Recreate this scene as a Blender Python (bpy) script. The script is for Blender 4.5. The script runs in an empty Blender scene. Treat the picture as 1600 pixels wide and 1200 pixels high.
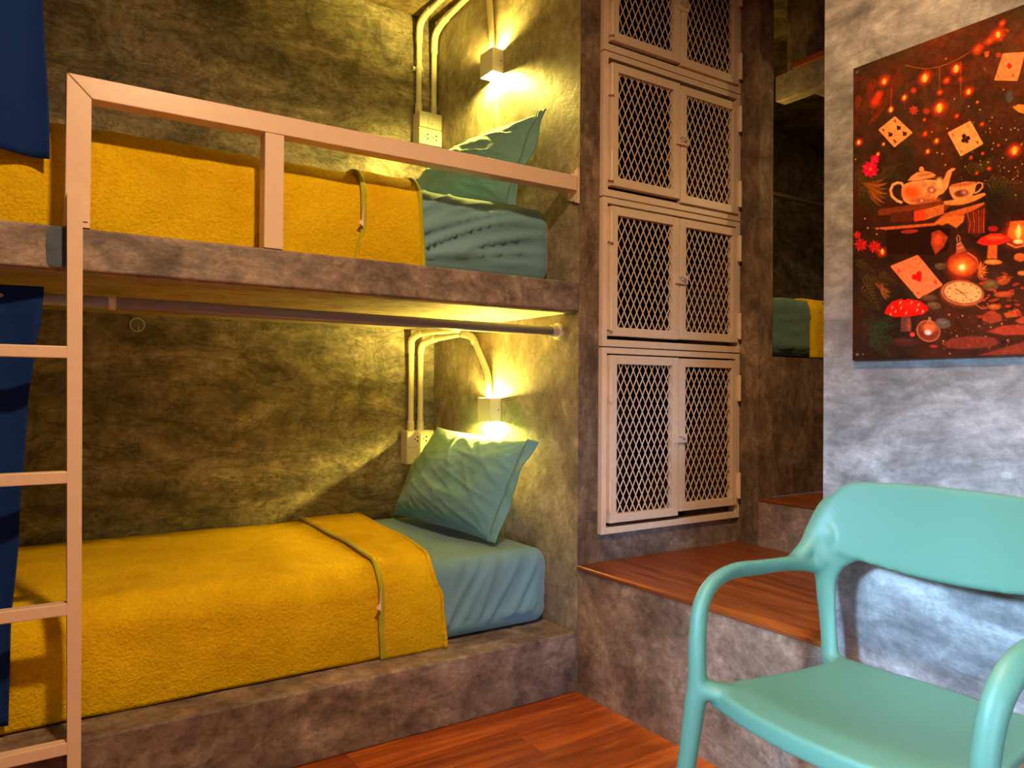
import bpy, bmesh, math, random
import numpy as np
from mathutils import Vector, Matrix, noise
C = bpy.context.scene.collection
PI = math.pi
random.seed(7)
# ------------------------------------------------------------------ camera
FPX, YAW, PITCH, ROLL, CAMZ = 1188.72, 33.5945, .5192, .4029, 1.0034
def make_camera():
    y, p, r = [math.radians(v) for v in (YAW, PITCH, ROLL)]
    f = Vector((math.sin(y)*math.cos(p), math.cos(y)*math.cos(p), math.sin(p)))
    rt = Vector((math.cos(y), -math.sin(y), 0)); up = rt.cross(f)
    r2 = rt*math.cos(r)+up*math.sin(r); u2 = -rt*math.sin(r)+up*math.cos(r)
    cd = bpy.data.cameras.new('camera'); co = bpy.data.objects.new('camera', cd); C.objects.link(co)
    m = Matrix((r2, u2, -f)).transposed().to_4x4(); m.translation = Vector((0, 0, CAMZ))
    co.matrix_world = m
    cd.sensor_fit = 'HORIZONTAL'; cd.sensor_width = 36; cd.lens = 36*FPX/1600; cd.clip_start = .02
    bpy.context.scene.camera = co
make_camera()
# ------------------------------------------------------------------ objects
def link(name, me):
    o = bpy.data.objects.new(name, me); C.objects.link(o); return o
def mesh(name, verts, faces, mat, smooth=False, off=(0, 0, 0)):
    me = bpy.data.meshes.new(name)
    me.from_pydata([(v[0]-off[0], v[1]-off[1], v[2]-off[2]) for v in verts], [], faces)
    me.materials.append(mat); me.validate()
    bm = bmesh.new(); bm.from_mesh(me); bmesh.ops.recalc_face_normals(bm, faces=bm.faces); bm.to_mesh(me); bm.free()
    if smooth: me.polygons.foreach_set('use_smooth', [True]*len(me.polygons))
    return link(name, me)
class MB:
    """collects shapes given in world metres, builds ONE mesh object"""
    def __init__(s): s.v = []; s.f = []; s.smooth = False
    def add(s, v, f):
        n = len(s.v); s.v += [tuple(p) for p in v]; s.f += [tuple(i+n for i in q) for q in f]; return s
    def box(s, x0, x1, y0, y1, z0, z1, b=0.0):
        if b <= 0:
            v = [(x, y, z) for x in (x0, x1) for y in (y0, y1) for z in (z0, z1)]
            return s.add(v, [(0, 1, 3, 2), (4, 6, 7, 5), (0, 4, 5, 1), (2, 3, 7, 6), (0, 2, 6, 4), (1, 5, 7, 3)])
        bm = bmesh.new(); bmesh.ops.create_cube(bm, size=1)
        for q in bm.verts:
            q.co = Vector(((x0+x1)/2+q.co.x*(x1-x0), (y0+y1)/2+q.co.y*(y1-y0), (z0+z1)/2+q.co.z*(z1-z0)))
        bmesh.ops.bevel(bm, geom=list(bm.edges), offset=b, segments=2, profile=.5, affect='EDGES')
        bm.verts.index_update(); s.add([q.co[:] for q in bm.verts], [[q.index for q in f.verts] for f in bm.faces]); bm.free(); return s
    def hexa(s, p, b=0):
        """8 corners: bottom 4 ccw, top 4 ccw"""
        return s.add(p, [(3, 2, 1, 0), (4, 5, 6, 7), (0, 1, 5, 4), (1, 2, 6, 5), (2, 3, 7, 6), (3, 0, 4, 7)])
    def tube(s, pts, rad, n=12, smoothn=0, cap=True, up=(0, 0, 1)):
        """rad: number or per-point (a,b) half sizes"""
        P = [Vector(p) for p in pts]; k = len(P)
        Rr = [(r if isinstance(r, (tuple, list)) else (r, r)) for r in (rad if isinstance(rad, list) else [rad]*k)]
        if smoothn:
            Q = []; RR = []
            for i in range(k-1):
                a, b, c, d = P[max(i-1, 0)], P[i], P[i+1], P[min(i+2, k-1)]
                for j in range(smoothn):
                    t = j/smoothn
                    Q.append(.5*((2*b)+(-a+c)*t+(2*a-5*b+4*c-d)*t*t+(-a+3*b-3*c+d)*t**3))
                    w = t*t*(3-2*t); RR.append((Rr[i][0]*(1-w)+Rr[i+1][0]*w, Rr[i][1]*(1-w)+Rr[i+1][1]*w))
            Q.append(P[-1]); RR.append(Rr[-1]); P, Rr = Q, RR; k = len(P)
        v = []; f = []; prev = None
        for i in range(k):
            t = (P[min(i+1, k-1)]-P[max(i-1, 0)]).normalized()
            if prev is None:
                u = Vector(up); u = u-t*u.dot(t)
                if u.length < .1: u = Vector((1, 0, 0)); u = u-t*u.dot(t)
            else: u = prev-t*prev.dot(t)
            u.normalize(); prev = u; w = t.cross(u)
            for j in range(n):
                a = 2*PI*j/n; v.append(P[i]+u*math.cos(a)*Rr[i][0]+w*math.sin(a)*Rr[i][1])
        for i in range(k-1):
            for j in range(n):
                f.append((i*n+j, i*n+(j+1) % n, (i+1)*n+(j+1) % n, (i+1)*n+j))
        if cap: f.append(tuple(range(n))[::-1]); f.append(tuple((k-1)*n+j for j in range(n)))
        return s.add(v, f)
    def ball(s, c, r, n=16, m=10, sx=1, sy=1, sz=1):
        v = [(c[0], c[1], c[2]+r*sz)]; f = []
        for i in range(1, m):
            a = PI*i/m
            for j in range(n):
                b = 2*PI*j/n; v.append((c[0]+r*sx*math.sin(a)*math.cos(b), c[1]+r*sy*math.sin(a)*math.sin(b), c[2]+r*sz*math.cos(a)))
        v.append((c[0], c[1], c[2]-r*sz)); e = len(v)-1
        for j in range(n): f.append((0, 1+j, 1+(j+1) % n)); f.append((e, e-1-j, e-1-(j+1) % n))
        for i in range(m-2):
            for j in range(n):
                a = 1+i*n; f.append((a+j, a+n+j, a+n+(j+1) % n, a+(j+1) % n))
        return s.add(v, f)
    def grid(s, fn, nu, nv):
        v = [fn(i/nu, j/nv) for j in range(nv+1) for i in range(nu+1)]
        f = [(j*(nu+1)+i, j*(nu+1)+i+1, (j+1)*(nu+1)+i+1, (j+1)*(nu+1)+i) for j in range(nv) for i in range(nu)]
        return s.add(v, f)
    def build(s, name, mat, parent=None, label=None, smooth=False, off=(0, 0, 0)):
        if parent is not None: off = BASE[parent.name]
        o = mesh(name, s.v, s.f, mat, smooth, off)
        if parent is not None: o.parent = parent; BASE[o.name] = off
        if label: o['label'] = label
        return o
BASE = {}
def thing(name, label, cat, loc, group=None):
    o = bpy.data.objects.new(name, None); C.objects.link(o); o.location = loc; o.empty_display_size = .05
    o['label'] = label; o['category'] = cat
    if group: o['group'] = group
    BASE[o.name] = loc; return o
def single(o, label, cat, group=None):
    o['label'] = label; o['category'] = cat
    if group: o['group'] = group
    return o
def struct(mb, name, mat, smooth=False):
    o = mb.build(name, mat, smooth=smooth); o['kind'] = 'structure'; return o
def bevel(o, w, seg=2, ang=40):
    m = o.modifiers.new('bevel', 'BEVEL'); m.width = w; m.segments = seg; m.limit_method = 'ANGLE'; m.angle_limit = math.radians(ang); return o
# ------------------------------------------------------------------ materials
class NT:
    def __init__(s, name):
        s.m = bpy.data.materials.new(name); s.m.use_nodes = True; s.t = s.m.node_tree; s.b = s.t.nodes['Principled BSDF']
    def n(s, typ, **k):
        nd = s.t.nodes.new(typ)
        for a, b in k.items():
            if a.startswith('_'): nd.inputs[a[1:].replace('_', ' ')].default_value = b
            else: setattr(nd, a, b)
        return nd
    def l(s, a, b): s.t.links.new(a, b)
    def ramp(s, src, stops, interp='LINEAR'):
        r = s.n('ShaderNodeValToRGB'); e = r.color_ramp.elements; r.color_ramp.interpolation = interp
        while len(e) < len(stops): e.new(.5)
        for i, (p, c) in enumerate(stops):
            e[i].position = p; e[i].color = (c if isinstance(c, tuple) else (c, c, c))+(1,)
        s.l(src, r.inputs[0]); return r.outputs[0]
    def mix(s, fac, a, b, mode='MIX'):
        x = s.n('ShaderNodeMix', data_type='RGBA', blend_type=mode)
        for v, i in ((fac, 0), (a, 6), (b, 7)):
            if isinstance(v, (int, float)): x.inputs[i].default_value = v
            elif isinstance(v, tuple): x.inputs[i].default_value = v+(1,)
            else: s.l(v, x.inputs[i])
        return x.outputs[2]
    def coords(s, kind='pos', scale=(1, 1, 1), rot=(0, 0, 0)):
        if kind == 'pos': src = s.n('ShaderNodeNewGeometry').outputs['Position']
        else: src = s.n('ShaderNodeTexCoord').outputs['Object']
        mp = s.n('ShaderNodeMapping'); mp.inputs['Scale'].default_value = scale; mp.inputs['Rotation'].default_value = rot
        s.l(src, mp.inputs[0]); return mp.outputs[0]
    def noise(s, vec, scale, detail=4, rough=.55, dist=0.0):
        x = s.n('ShaderNodeTexNoise'); x.inputs['Scale'].default_value = scale; x.inputs['Detail'].default_value = detail
        x.inputs['Roughness'].default_value = rough; x.inputs['Distortion'].default_value = dist; s.l(vec, x.inputs['Vector']); return x.outputs[0]
    def bump(s, h, strength, dist=.01):
        x = s.n('ShaderNodeBump'); x.inputs['Strength'].default_value = strength; x.inputs['Distance'].default_value = dist
        s.l(h, x.inputs['Height']); s.l(x.outputs[0], s.b.inputs['Normal'])
    def set(s, **k):
        for a, b in k.items(): s.b.inputs[a.replace('_', ' ')].default_value = b
def plain(name, col, rough=.5, spec=.5, metal=0, var=.0, bump=0, bscale=60):
    t = NT(name); t.set(Base_Color=col+(1,), Roughness=rough, Metallic=metal); t.b.inputs['Specular IOR Level'].default_value = spec
    v = t.coords('obj'); n = t.noise(v, bscale, 3)
    if var: t.l(t.mix(n, tuple(c*(1-var) for c in col), tuple(min(1, c*(1+var)) for c in col)), t.b.inputs['Base Color'])
    if bump: t.bump(n, bump, .002)
    return t.m
def concrete(name, dark, mid, light, streak=(1.6, 1.6, 5.0), contrast=1.0, rough=.55, seed=0.0, veins=.55):
    t = NT(name); v = t.coords('pos'); vs = t.coords('pos', streak, (.15+seed, .1, .2+seed))
    a = t.noise(vs, 1.5, 9, .62, 1.6); b = t.noise(v, 5.5, 8, .7, 1.0); c = t.noise(v, 38, 5, .7, .6)
    base = t.ramp(a, [(.34, dark), (.5, mid), (.66, light)])
    bb = t.ramp(b, [(.36, .40), (.5, 1.0), (.66, 1.55)])
    col = t.mix(.8*contrast, base, bb, 'MULTIPLY')
    cc = t.ramp(c, [(.32, .5), (.52, 1.0), (.72, 1.5)])
    col = t.mix(.65*contrast, col, cc, 'MULTIPLY')
    # fine dark trowel veins
    d = t.noise(t.coords('pos', (streak[0]*.9, streak[1]*.9, streak[2]*.8), (.4+seed, .3, 0)), 2.6, 7, .6, 2.4)
    vv = t.ramp(d, [(.475, 1.0), (.497, 1-veins), (.503, 1-veins), (.525, 1.0)])
    col = t.mix(1, col, vv, 'MULTIPLY')
    d2 = t.noise(v, 3.3, 6, .6, 2.0); v2 = t.ramp(d2, [(.49, 1.0), (.5, 1+.5*veins), (.512, 1.0)])
    col = t.mix(1, col, v2, 'MULTIPLY')
    e_ = t.noise(t.coords('pos', (streak[0]*2.2, streak[1]*2.2, streak[2]*2.4), (.2, .35+seed, .1)), 3.0, 8, .66, 1.2)
    col = t.mix(.5, col, t.ramp(e_, [(.36, .50), (.47, .95), (.53, 1.05), (.64, 1.6)]), 'MULTIPLY')
    t.l(col, t.b.inputs['Base Color'])
    t.l(t.ramp(b, [(.3, rough+.15), (.7, rough-.12)]), t.b.inputs['Roughness'])
    h = t.mix(.5, t.mix(.5, a, b), c); t.bump(t.mix(.2, h, vv), .30, .010)
    return t.m
def wood(name, along='x', cols=((.10, .022, .004), (.24, .055, .008), (.36, .10, .018)), rough=.28):
    t = NT(name); sc = (1.2, 14, 14) if along == 'x' else (14, 1.2, 14)
    v = t.coords('pos', sc); p = t.coords('pos', (1, 1, 1), (0, 0, 0 if along == 'x' else PI/2))
    br = t.n('ShaderNodeTexBrick'); br.offset = .37; br.inputs['Scale'].default_value = 1
    for k, x in (('Brick Width', 1.25), ('Row Height', .155), ('Mortar Size', .0012), ('Mortar Smooth', .1), ('Bias', 0.0)): br.inputs[k].default_value = x
    br.inputs['Color1'].default_value = (.7, .7, .7, 1); br.inputs['Color2'].default_value = (1.15, 1.15, 1.15, 1); br.inputs['Mortar'].default_value = (.25, .25, .25, 1)
    t.l(p, br.inputs['Vector'])
    add = t.n('ShaderNodeVectorMath', operation='MULTIPLY_ADD'); t.l(br.outputs['Color'], add.inputs[0]); add.inputs[1].default_value = (7, 7, 7); t.l(v, add.inputs[2])
    a = t.noise(add.outputs[0], 1.1, 8, .65, 1.4); b = t.noise(add.outputs[0], 5, 6, .7, .4)
    col = t.ramp(a, [(.32, cols[0]), (.5, cols[1]), (.68, cols[2])])
    col = t.mix(.7, col, t.ramp(b, [(.3, .5), (.5, 1.0), (.7, 1.3)]), 'MULTIPLY'); col = t.mix(.8, col, br.outputs['Color'], 'MULTIPLY')
    t.l(col, t.b.inputs['Base Color']); t.l(t.ramp(b, [(.3, rough+.12), (.7, rough)]), t.b.inputs['Roughness']); t.bump(b, .12, .003)
    return t.m
def cloth(name, c0, c1, fuzz=260, bs=.5, bd=.004, rough=.85, sheen=.3, big=6, stretch=(1, 1, 1)):
    t = NT(name); v = t.coords('obj', stretch); a = t.noise(v, big, 5, .6, .8); b = t.noise(v, fuzz, 3, .7, .3)
    col = t.ramp(t.mix(.45, a, b), [(.36, c0), (.62, c1)]); t.l(col, t.b.inputs['Base Color']); t.set(Roughness=rough)
    t.b.inputs['Sheen Weight'].default_value = sheen; t.b.inputs['Specular IOR Level'].default_value = .2
    mid = t.noise(v, fuzz*.28, 3, .6, .8)
    t.bump(t.mix(.5, b, mid), bs, bd); return t.m
def emit(name, col, s):
    t = NT(name); t.set(Base_Color=(0, 0, 0, 1)); t.b.inputs['Emission Color'].default_value = col+(1,); t.b.inputs['Emission Strength'].default_value = s; return t.m
# ------------------------------------------------------------------ printed picture of the wall board
# shapes are drawn on a sketch sheet and carried onto the board (millimetres from its corner) by one fixed projective map
HM = (-113.18467, -0.336951647, 150954.351, -39.5935869, -105.334479, 64157.8829, -0.0549762846, -0.000717543635)
OUT = []
def cv(x, y):
    w = HM[6]*x+HM[7]*y+1; return ((HM[0]*x+HM[1]*y+HM[2])/w, (HM[3]*x+HM[4]*y+HM[5])/w)
def A(x,y): return (1320+x/4.8,80+y/4.8)
def B(x,y): return (1320+x/4.615,320+y/4.615)
def C5(x,y): return (1300+x/2,y/2)
def S(x,y):
    a=cv(x-2,y);b=cv(x+2,y);c=cv(x,y-2);d=cv(x,y+2)
    return ((b[0]-a[0])/4+(d[1]-c[1])/4)/2
def poly(pts,col,soft=.8,F=A):
    l=[cv(*F(*p)) for p in pts]; OUT.append(('p',[v for q in l for v in q],col,soft))
def ell(cx,cy,rx,ry,ang,col,soft=.8,F=A,n=20):
    a=math.radians(ang); pts=[]
    for i in range(n):
        t=2*math.pi*i/n; x=rx*math.cos(t);y=ry*math.sin(t)
        pts.append((cx+x*math.cos(a)-y*math.sin(a),cy+x*math.sin(a)+y*math.cos(a)))
    poly(pts,col,soft,F)
def glow(x,y,r,col,F=A):
    p=F(x,y); sc={A:4.8,B:4.615,C5:2}[F]
    q=cv(*p); OUT.append(('g',[q[0],q[1],round(r/sc*S(*p),1)],col,0))
def line(pts,w,col,F=A,soft=.7):
    L=[];R_=[]
    for i,p in enumerate(pts):
        a=pts[max(i-1,0)];b=pts[min(i+1,len(pts)-1)]
        dx,dy=b[0]-a[0],b[1]-a[1];d=math.hypot(dx,dy) or 1
        ww=w[i] if isinstance(w,(list,tuple)) else w
        L.append((p[0]-dy/d*ww/2,p[1]+dx/d*ww/2));R_.append((p[0]+dy/d*ww/2,p[1]-dx/d*ww/2))
    poly(L+R_[::-1],col,soft,F)
def leaf(x,y,l,w,ang,col,F=A):
    a=math.radians(ang);pts=[]
    for t,s in((0,0),(.25,.8),(.55,1),(.8,.6),(1,0),(.8,-.6),(.55,-1),(.25,-.8)):
        px=l*t;py=w/2*s+l*.12*math.sin(t*3);pts.append((x+px*math.cos(a)-py*math.sin(a),y+px*math.sin(a)+py*math.cos(a)))
    poly(pts,col,1.2,F)
def frond(x,y,L,ang,n,ll,col,F=A):
    a=math.radians(ang); line([(x,y),(x+L*math.cos(a),y+L*math.sin(a))],L*.03,col,F)
    for i in range(n):
        t=(i+.5)/n; s=ll*(1-t*.75)
        for sg in(-1,1): leaf(x+L*t*math.cos(a),y+L*t*math.sin(a),s,s*.22,ang+sg*55,col,F)
# greenery
g1=(.05,.045,.012);g2=(.10,.06,.015);g3=(.34,.10,.02)
for x,y,l,a in((80,1000,230,-20),(90,1040,250,10),(100,1080,220,40),(80,960,160,-60),(270,930,180,-30),(300,900,170,20),(420,700,130,35),(430,680,110,10),(900,880,200,-10),(1050,970,260,5),(1080,1000,230,20),(980,900,170,-40)):
    frond(x,y,l,a,8,l*.33,g2 if a<15 else g1)
for i in range(7): leaf(120+i*8,990,190+i*3,26,-14+i*12,g3 if i%2 else (.20,.07,.015))
for x,y,l,a in((100,470,170,40),(120,520,200,15),(140,560,220,60),(80,400,160,30),(250,480,150,35),(100,700,160,20)):
    frond(x,y,l,a,8,l*.3,g1 if y%40 else g2,B)
for i in range(6): leaf(210+i*12,560,130,26,20+i*11,(.30,.09,.02) if i%2 else (.12,.05,.012),B)
for x,y,l,a in((150,900,240,-10),(170,930,230,15),(180,960,200,40),(120,870,120,-40),(200,900,200,-35)):
    frond(x,y,l,a,9,l*.3,(.045,.05,.018),B)
for x,y,l,a in((190,240,150,95),(230,210,150,105),(110,330,120,100),(250,330,150,110)):
    frond(x,y,l,a,7,38,(.30,.03,.01))
for k in range(9): line([(410+k*4,120+k*12),(300+k*3,330+k*8),(170+k*8,560-k*6)],3,(.22,.035,.01))
# wire, hanging strings
line([(450,105),(520,125),(610,135),(700,122),(780,92),(850,60),(940,8)],4,(.45,.12,.03))
line([(708,120),(708,300)],3,(.5,.16,.04)); line([(604,132),(602,180)],5,(.3,.06,.02)); line([(866,80),(866,345)],4,(.4,.1,.03)); line([(350,280),(344,420)],5,(.45,.07,.02)); line([(445,290),(445,440)],3,(.25,.07,.02))
red=(1.0,.06,.005);org=(1.0,.20,.02);yel=(1.0,.55,.12)
for x,y,r in((295,225,60),(598,200,75),(832,135,65),(708,425,80),(445,350,38),(345,438,38),(925,305,55),(760,222,42),(710,312,34),(105,685,42),(290,697,22),(248,772,26),(600,620,30),(685,675,36),(620,752,34),(595,515,20),(835,487,26),(1025,548,26),(1265,745,80),(515,300,26),(1078,880,26),(985,915,20),(1030,767,20),(943,797,20),(990,385,18),(230,380,60),(1148,705,16),(255,330,50)):
    glow(x,y,r,red)
    if r not in(60,50) or x==295: glow(x,y,r*.5,org)
for x,y,r in((295,230,13),(598,205,20),(832,135,18),(706,428,22),(445,350,10),(345,440,12),(925,307,12),(105,685,10),(1268,745,20),(685,672,9),(620,752,8),(290,697,6),(248,772,7)):
    ell(x,y,r*.8,r*1.5,5,yel,2); glow(x,y,r*2,(1,.35,.05))
for x,y in((755,60),(820,360),(925,415),(1010,440),(1100,497),(990,380),(765,580),(1085,580),(1170,577),(1270,578),(1205,665),(1240,590),(1295,590),(900,865),(752,853),(690,762),(1070,832),(1190,875),(1225,900),(1275,870),(1290,935),(1325,845),(1275,1078),(1255,960),(1180,800),(1100,735),(1185,290),(1320,700),(80,812),(1015,850),(730,770),(650,605),(1110,690)):
    glow(x,y,9,(1,.5,.12))
for x,y in((145,98),(165,165),(230,210),(412,287),(232,172),(357,308),(750,787),(845,795),(1127,852),(1048,877),(965,870),(805,940),(708,977),(755,1067),(1012,945),(1170,970)):
    glow(x,y,10,(1,.42,.12),B)
random.seed(4)
for i in range(60): glow(850+random.random()*480,480+random.random()*520,3+random.random()*4,(1,.35,.08))
# flowers
for cx,cy,R0 in((190,885,65),(225,810,35)):
    for k in range(9): leaf(cx,cy,R0,R0*.55,k*40,(.85,.02,.08) if k%2 else (.6,.01,.04))
    ell(cx,cy,R0*.18,R0*.16,0,(.9,.15,.02))
for cx,cy,R0 in((115,285,52),(215,300,50),(90,215,30),(470,195,55)):
    for k in range(10): leaf(cx,cy,R0,R0*.4,k*36,(.55,.03,.02) if k%2 else (.35,.015,.015),B)
glow(268,340,50,red,B); ell(270,335,9,18,0,yel,2,B)
for k in range(7): leaf(515,445,38,16,k*51,(.5,.06,.03)); leaf(515,295,24,12,k*51,(.45,.05,.02)); leaf(610,450,30,12,k*51,(.45,.05,.02)); leaf(865,215,24,10,k*51,(.4,.06,.02))
poly([(1250,420),(1300,400),(1344,405),(1344,470),(1300,460)],(.85,.25,.04)); ell(1230,345,26,45,0,(.10,.09,.09),4)
poly([(1040,10),(1080,0),(1075,40),(1050,50)],(.5,.12,.03)); poly([(1130,20),(1165,12),(1170,45),(1135,50)],(.45,.06,.02)); leaf(1040,115,45,26,60,(.18,.08,.04))
# cards
def card(pts,F=A,col=(.80,.30,.10)):
    q=[]
    n=len(pts)
    for i in range(n):
        a=pts[i-1];b=pts[i];c=pts[(i+1)%n]
        for d,t in((a,.09),(a,.03),(c,.03),(c,.09)):
            q.append((b[0]+(d[0]-b[0])*t,b[1]+(d[1]-b[1])*t))
    m=(sum(p[0] for p in pts)/n,sum(p[1] for p in pts)/n)
    poly([(m[0]+(x-m[0])*1.04,m[1]+(y-m[1])*1.04) for x,y in q],(.10,.02,.008),1,F); poly(q,col,.7,F)
def glyph(x,y,s,ang,col,F=A,kind='A'):
    a=math.radians(ang)
    T=lambda u,v:(x+s*(u*math.cos(a)-v*math.sin(a)),y+s*(u*math.sin(a)+v*math.cos(a)))
    if kind=='A':
        poly([T(-.8,1),T(-.15,-1),T(.15,-1),T(.8,1),T(.4,1),T(0,-.3),T(-.4,1)],col,.4,F);poly([T(-.5,.2),T(.5,.2),T(.5,.5),T(-.5,.5)],col,.4,F)
    if kind=='D': poly([T(0,-1),T(.8,0),T(0,1),T(-.8,0)],col,.5,F)
    if kind in'CS':
        if kind=='C':
            for u,v in((0,-.5),(-.5,.2),(.5,.2)): ell(*T(u,v),s*.45,s*.45,0,col,.5,F,12)
        else:
            poly([T(0,-1.1),T(.9,.2),T(-.9,.2)],col,.5,F)
            for u,v in((-.45,.2),(.45,.2)): ell(*T(u,v),s*.45,s*.45,0,col,.5,F,12)
        poly([T(-.1,0),T(.1,0),T(.35,1),T(-.35,1)],col,.4,F)
    if kind=='H':
        poly([T(-.95,-.2),T(.95,-.2),T(0,1)],col,.5,F)
        for u,v in((-.48,-.35),(.48,-.35)): ell(*T(u,v),s*.5,s*.5,0,col,.5,F,12)
card([(375,488),(508,612),(370,722),(250,590)])
bk=(.05,.015,.01)
for x,y in((402,575),(340,624),(446,618)): glyph(x,y,20,-42,bk,A,'C')
glyph(375,676,16,-42,bk); glyph(375,525,14,135,bk); glyph(287,590,13,-42,bk)
card([(938,522),(1035,695),(865,790),(768,612)],A,(.86,.33,.11)); glyph(900,655,38,-28,bk,A,'C')
rd=(.75,.06,.02)
glyph(808,628,14,-28,rd);glyph(925,563,12,150,(.6,.12,.03));glyph(990,685,14,150,bk);glyph(868,750,12,-28,rd)
card([(1180,20),(1350,8),(1290,226),(1115,222)],A,(.72,.25,.09)); glyph(1228,114,28,0,(.75,.03,.02),A,'D'); glyph(1258,186,15,190,rd);glyph(1145,195,12,190,(.6,.12,.04));glyph(1200,60,11,10,(.45,.1,.05))
# teapot
cr=(.78,.30,.10);cr2=(.62,.17,.05)
line([(440,1015),(425,990),(395,985),(360,1000),(342,1040),(352,1085),(390,1120),(430,1135)],20,(.80,.34,.13)); 
poly([(440,1000),(500,975),(600,962),(675,965),(705,985),(740,960),(765,900),(800,877),(828,878),(822,890),(800,905),(785,960),(770,1020),(735,1065),(700,1080),(680,1110),(640,1140),(560,1155),(480,1145),(440,1120),(425,1075),(425,1030)],cr,1)
ell(500,1060,65,50,0,(.90,.12,.02),14); ell(600,1120,110,28,0,(.45,.12,.04),12); ell(700,990,25,40,10,(.92,.40,.15),8)
for x,y,r in((650,1040,34),(590,1000,16),(575,1120,24),(620,1075,14),(665,1000,14)): ell(x,y,r,r*.8,20,(.38,.10,.07),6); ell(x,y,r*.4,r*.4,0,(.8,.3,.15),2)
poly([(470,970),(500,935),(540,908),(590,898),(640,905),(682,930),(672,945),(600,960),(520,974)],cr,1); line([(472,972),(560,968),(640,950),(682,932)],5,(.30,.07,.02)); ell(600,925,60,10,-8,(.45,.14,.06),5)
ell(573,885,18,20,0,cr); poly([(562,900),(585,900),(590,910),(558,912)],cr2)
# books
poly([(250,1185),(500,1150),(800,1115),(860,1100),(740,1200),(250,1230)],(.22,.05,.015),2)
poly([(330,60),(520,35),(520,110),(330,125)],(.13,.03,.012),1,B); poly([(498,45),(575,30),(575,108),(498,118)],(.75,.07,.02),1,B); poly([(575,30),(712,-5),(712,62),(575,108)],(.62,.17,.04),1,B)
for k in range(4): line([(578,45+k*16),(710,8+k*14)],2.5,(.35,.07,.02),B)
poly([(210,165),(640,130),(720,60),(1000,-20),(1010,10),(830,75),(640,150),(300,180)],(.55,.13,.03),1.5,B)
poly([(640,130),(720,90),(860,70),(850,120),(800,165),(740,130),(700,145)],(.70,.17,.035),2,B)
poly([(860,75),(1010,-10),(1025,60),(1000,180),(950,240),(900,200),(870,130)],(.10,.02,.01),2,B)
for k in range(7): line([(880+k*20,60-k*6),(900+k*16,130),(890+k*18,200)],7,(.30,.05,.015) if k%2 else (.55,.08,.02),B,1.5)
poly([(300,180),(640,150),(760,170),(740,330),(640,360),(300,350)],(.035,.012,.006),3,B)
poly([(625,200),(680,180),(740,230),(710,300),(650,355),(620,280)],(.42,.06,.02),3,B); ell(670,250,26,40,10,(.65,.09,.02),6,B)
line([(443,200),(440,360)],5,(.06,.02,.01),B); ell(465,190,65,14,-5,(.35,.04,.015),1,B)
# cup
line([(975,1000),(1000,985),(1028,990),(1028,1020),(1000,1050),(970,1065)],11,cr)
poly([(780,1022),(800,1000),(900,978),(975,980),(980,1005),(968,1060),(935,1100),(870,1118),(810,1105),(785,1060)],cr,1); ell(880,1000,95,14,-8,(.55,.13,.04),3)
ell(870,1065,55,28,-8,(.18,.05,.05),5); ell(890,1060,20,12,0,(.6,.2,.12),4)
poly([(740,1125),(830,1110),(950,1085),(1045,1060),(1052,1075),(1000,1110),(900,1145),(800,1155),(745,1150)],(.78,.26,.07),1); line([(745,1150),(850,1158),(960,1130),(1050,1080)],5,(.30,.06,.02))
# ace of hearts card
card([(525,358),(705,575),(528,675),(325,440)],B,(.86,.20,.07)); glyph(525,518,42,-33,(.62,.015,.01),B,'H'); glyph(388,472,17,-33,(.55,.02,.01),B); glyph(652,556,17,150,(.6,.02,.01),B); glyph(525,630,13,-33,(.5,.03,.01),B)
for i in range(5): leaf(400+i*14,560+i*8,120,16,35+i*7,(.05,.035,.01),B)
# watch
ell(838,640,160,100,6,(.15,.04,.015),1,B,28); ell(845,632,156,92,6,(.50,.13,.04),1,B,28); ell(850,628,142,80,6,(.20,.05,.02),1,B,28); ell(850,628,136,76,6,(.80,.36,.13),1,B,28)
for k in range(12):
    a=2*math.pi*k/12; ell(850+112*math.cos(a),628+60*math.sin(a),8,5,0,(.35,.08,.03),.8,B,8)
line([(845,630),(795,602)],5,(.08,.02,.01),B);line([(845,630),(878,665)],4,(.08,.02,.01),B);line([(845,630),(790,638)],3,(.08,.02,.01),B);line([(845,630),(900,632)],3,(.3,.05,.02),B)
line([(955,700),(1000,680),(1035,660)],7,(.45,.14,.05),B);line([(940,715),(985,745),(1030,735),(1025,705)],7,(.5,.15,.05),B)
# bottle lamp
glow(845,440,150,red,B); ell(850,425,112,85,5,(.42,.05,.015),2,B); ell(845,435,85,60,0,(.80,.14,.02),12,B); glow(842,445,70,(1,.45,.06),B); ell(842,450,22,22,0,(1,.75,.3),4,B)
poly([(800,285),(835,265),(875,330),(800,350)],(.45,.10,.05),1,B); line([(803,285),(835,268)],6,(.85,.4,.2),B); line([(808,315),(855,300)],5,(.8,.3,.15),B)
line([(810,270),(803,235),(815,215),(828,235),(826,262)],7,(.55,.16,.08),B); line([(880,340),(940,380),(965,430)],6,(.75,.25,.12),B)
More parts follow.
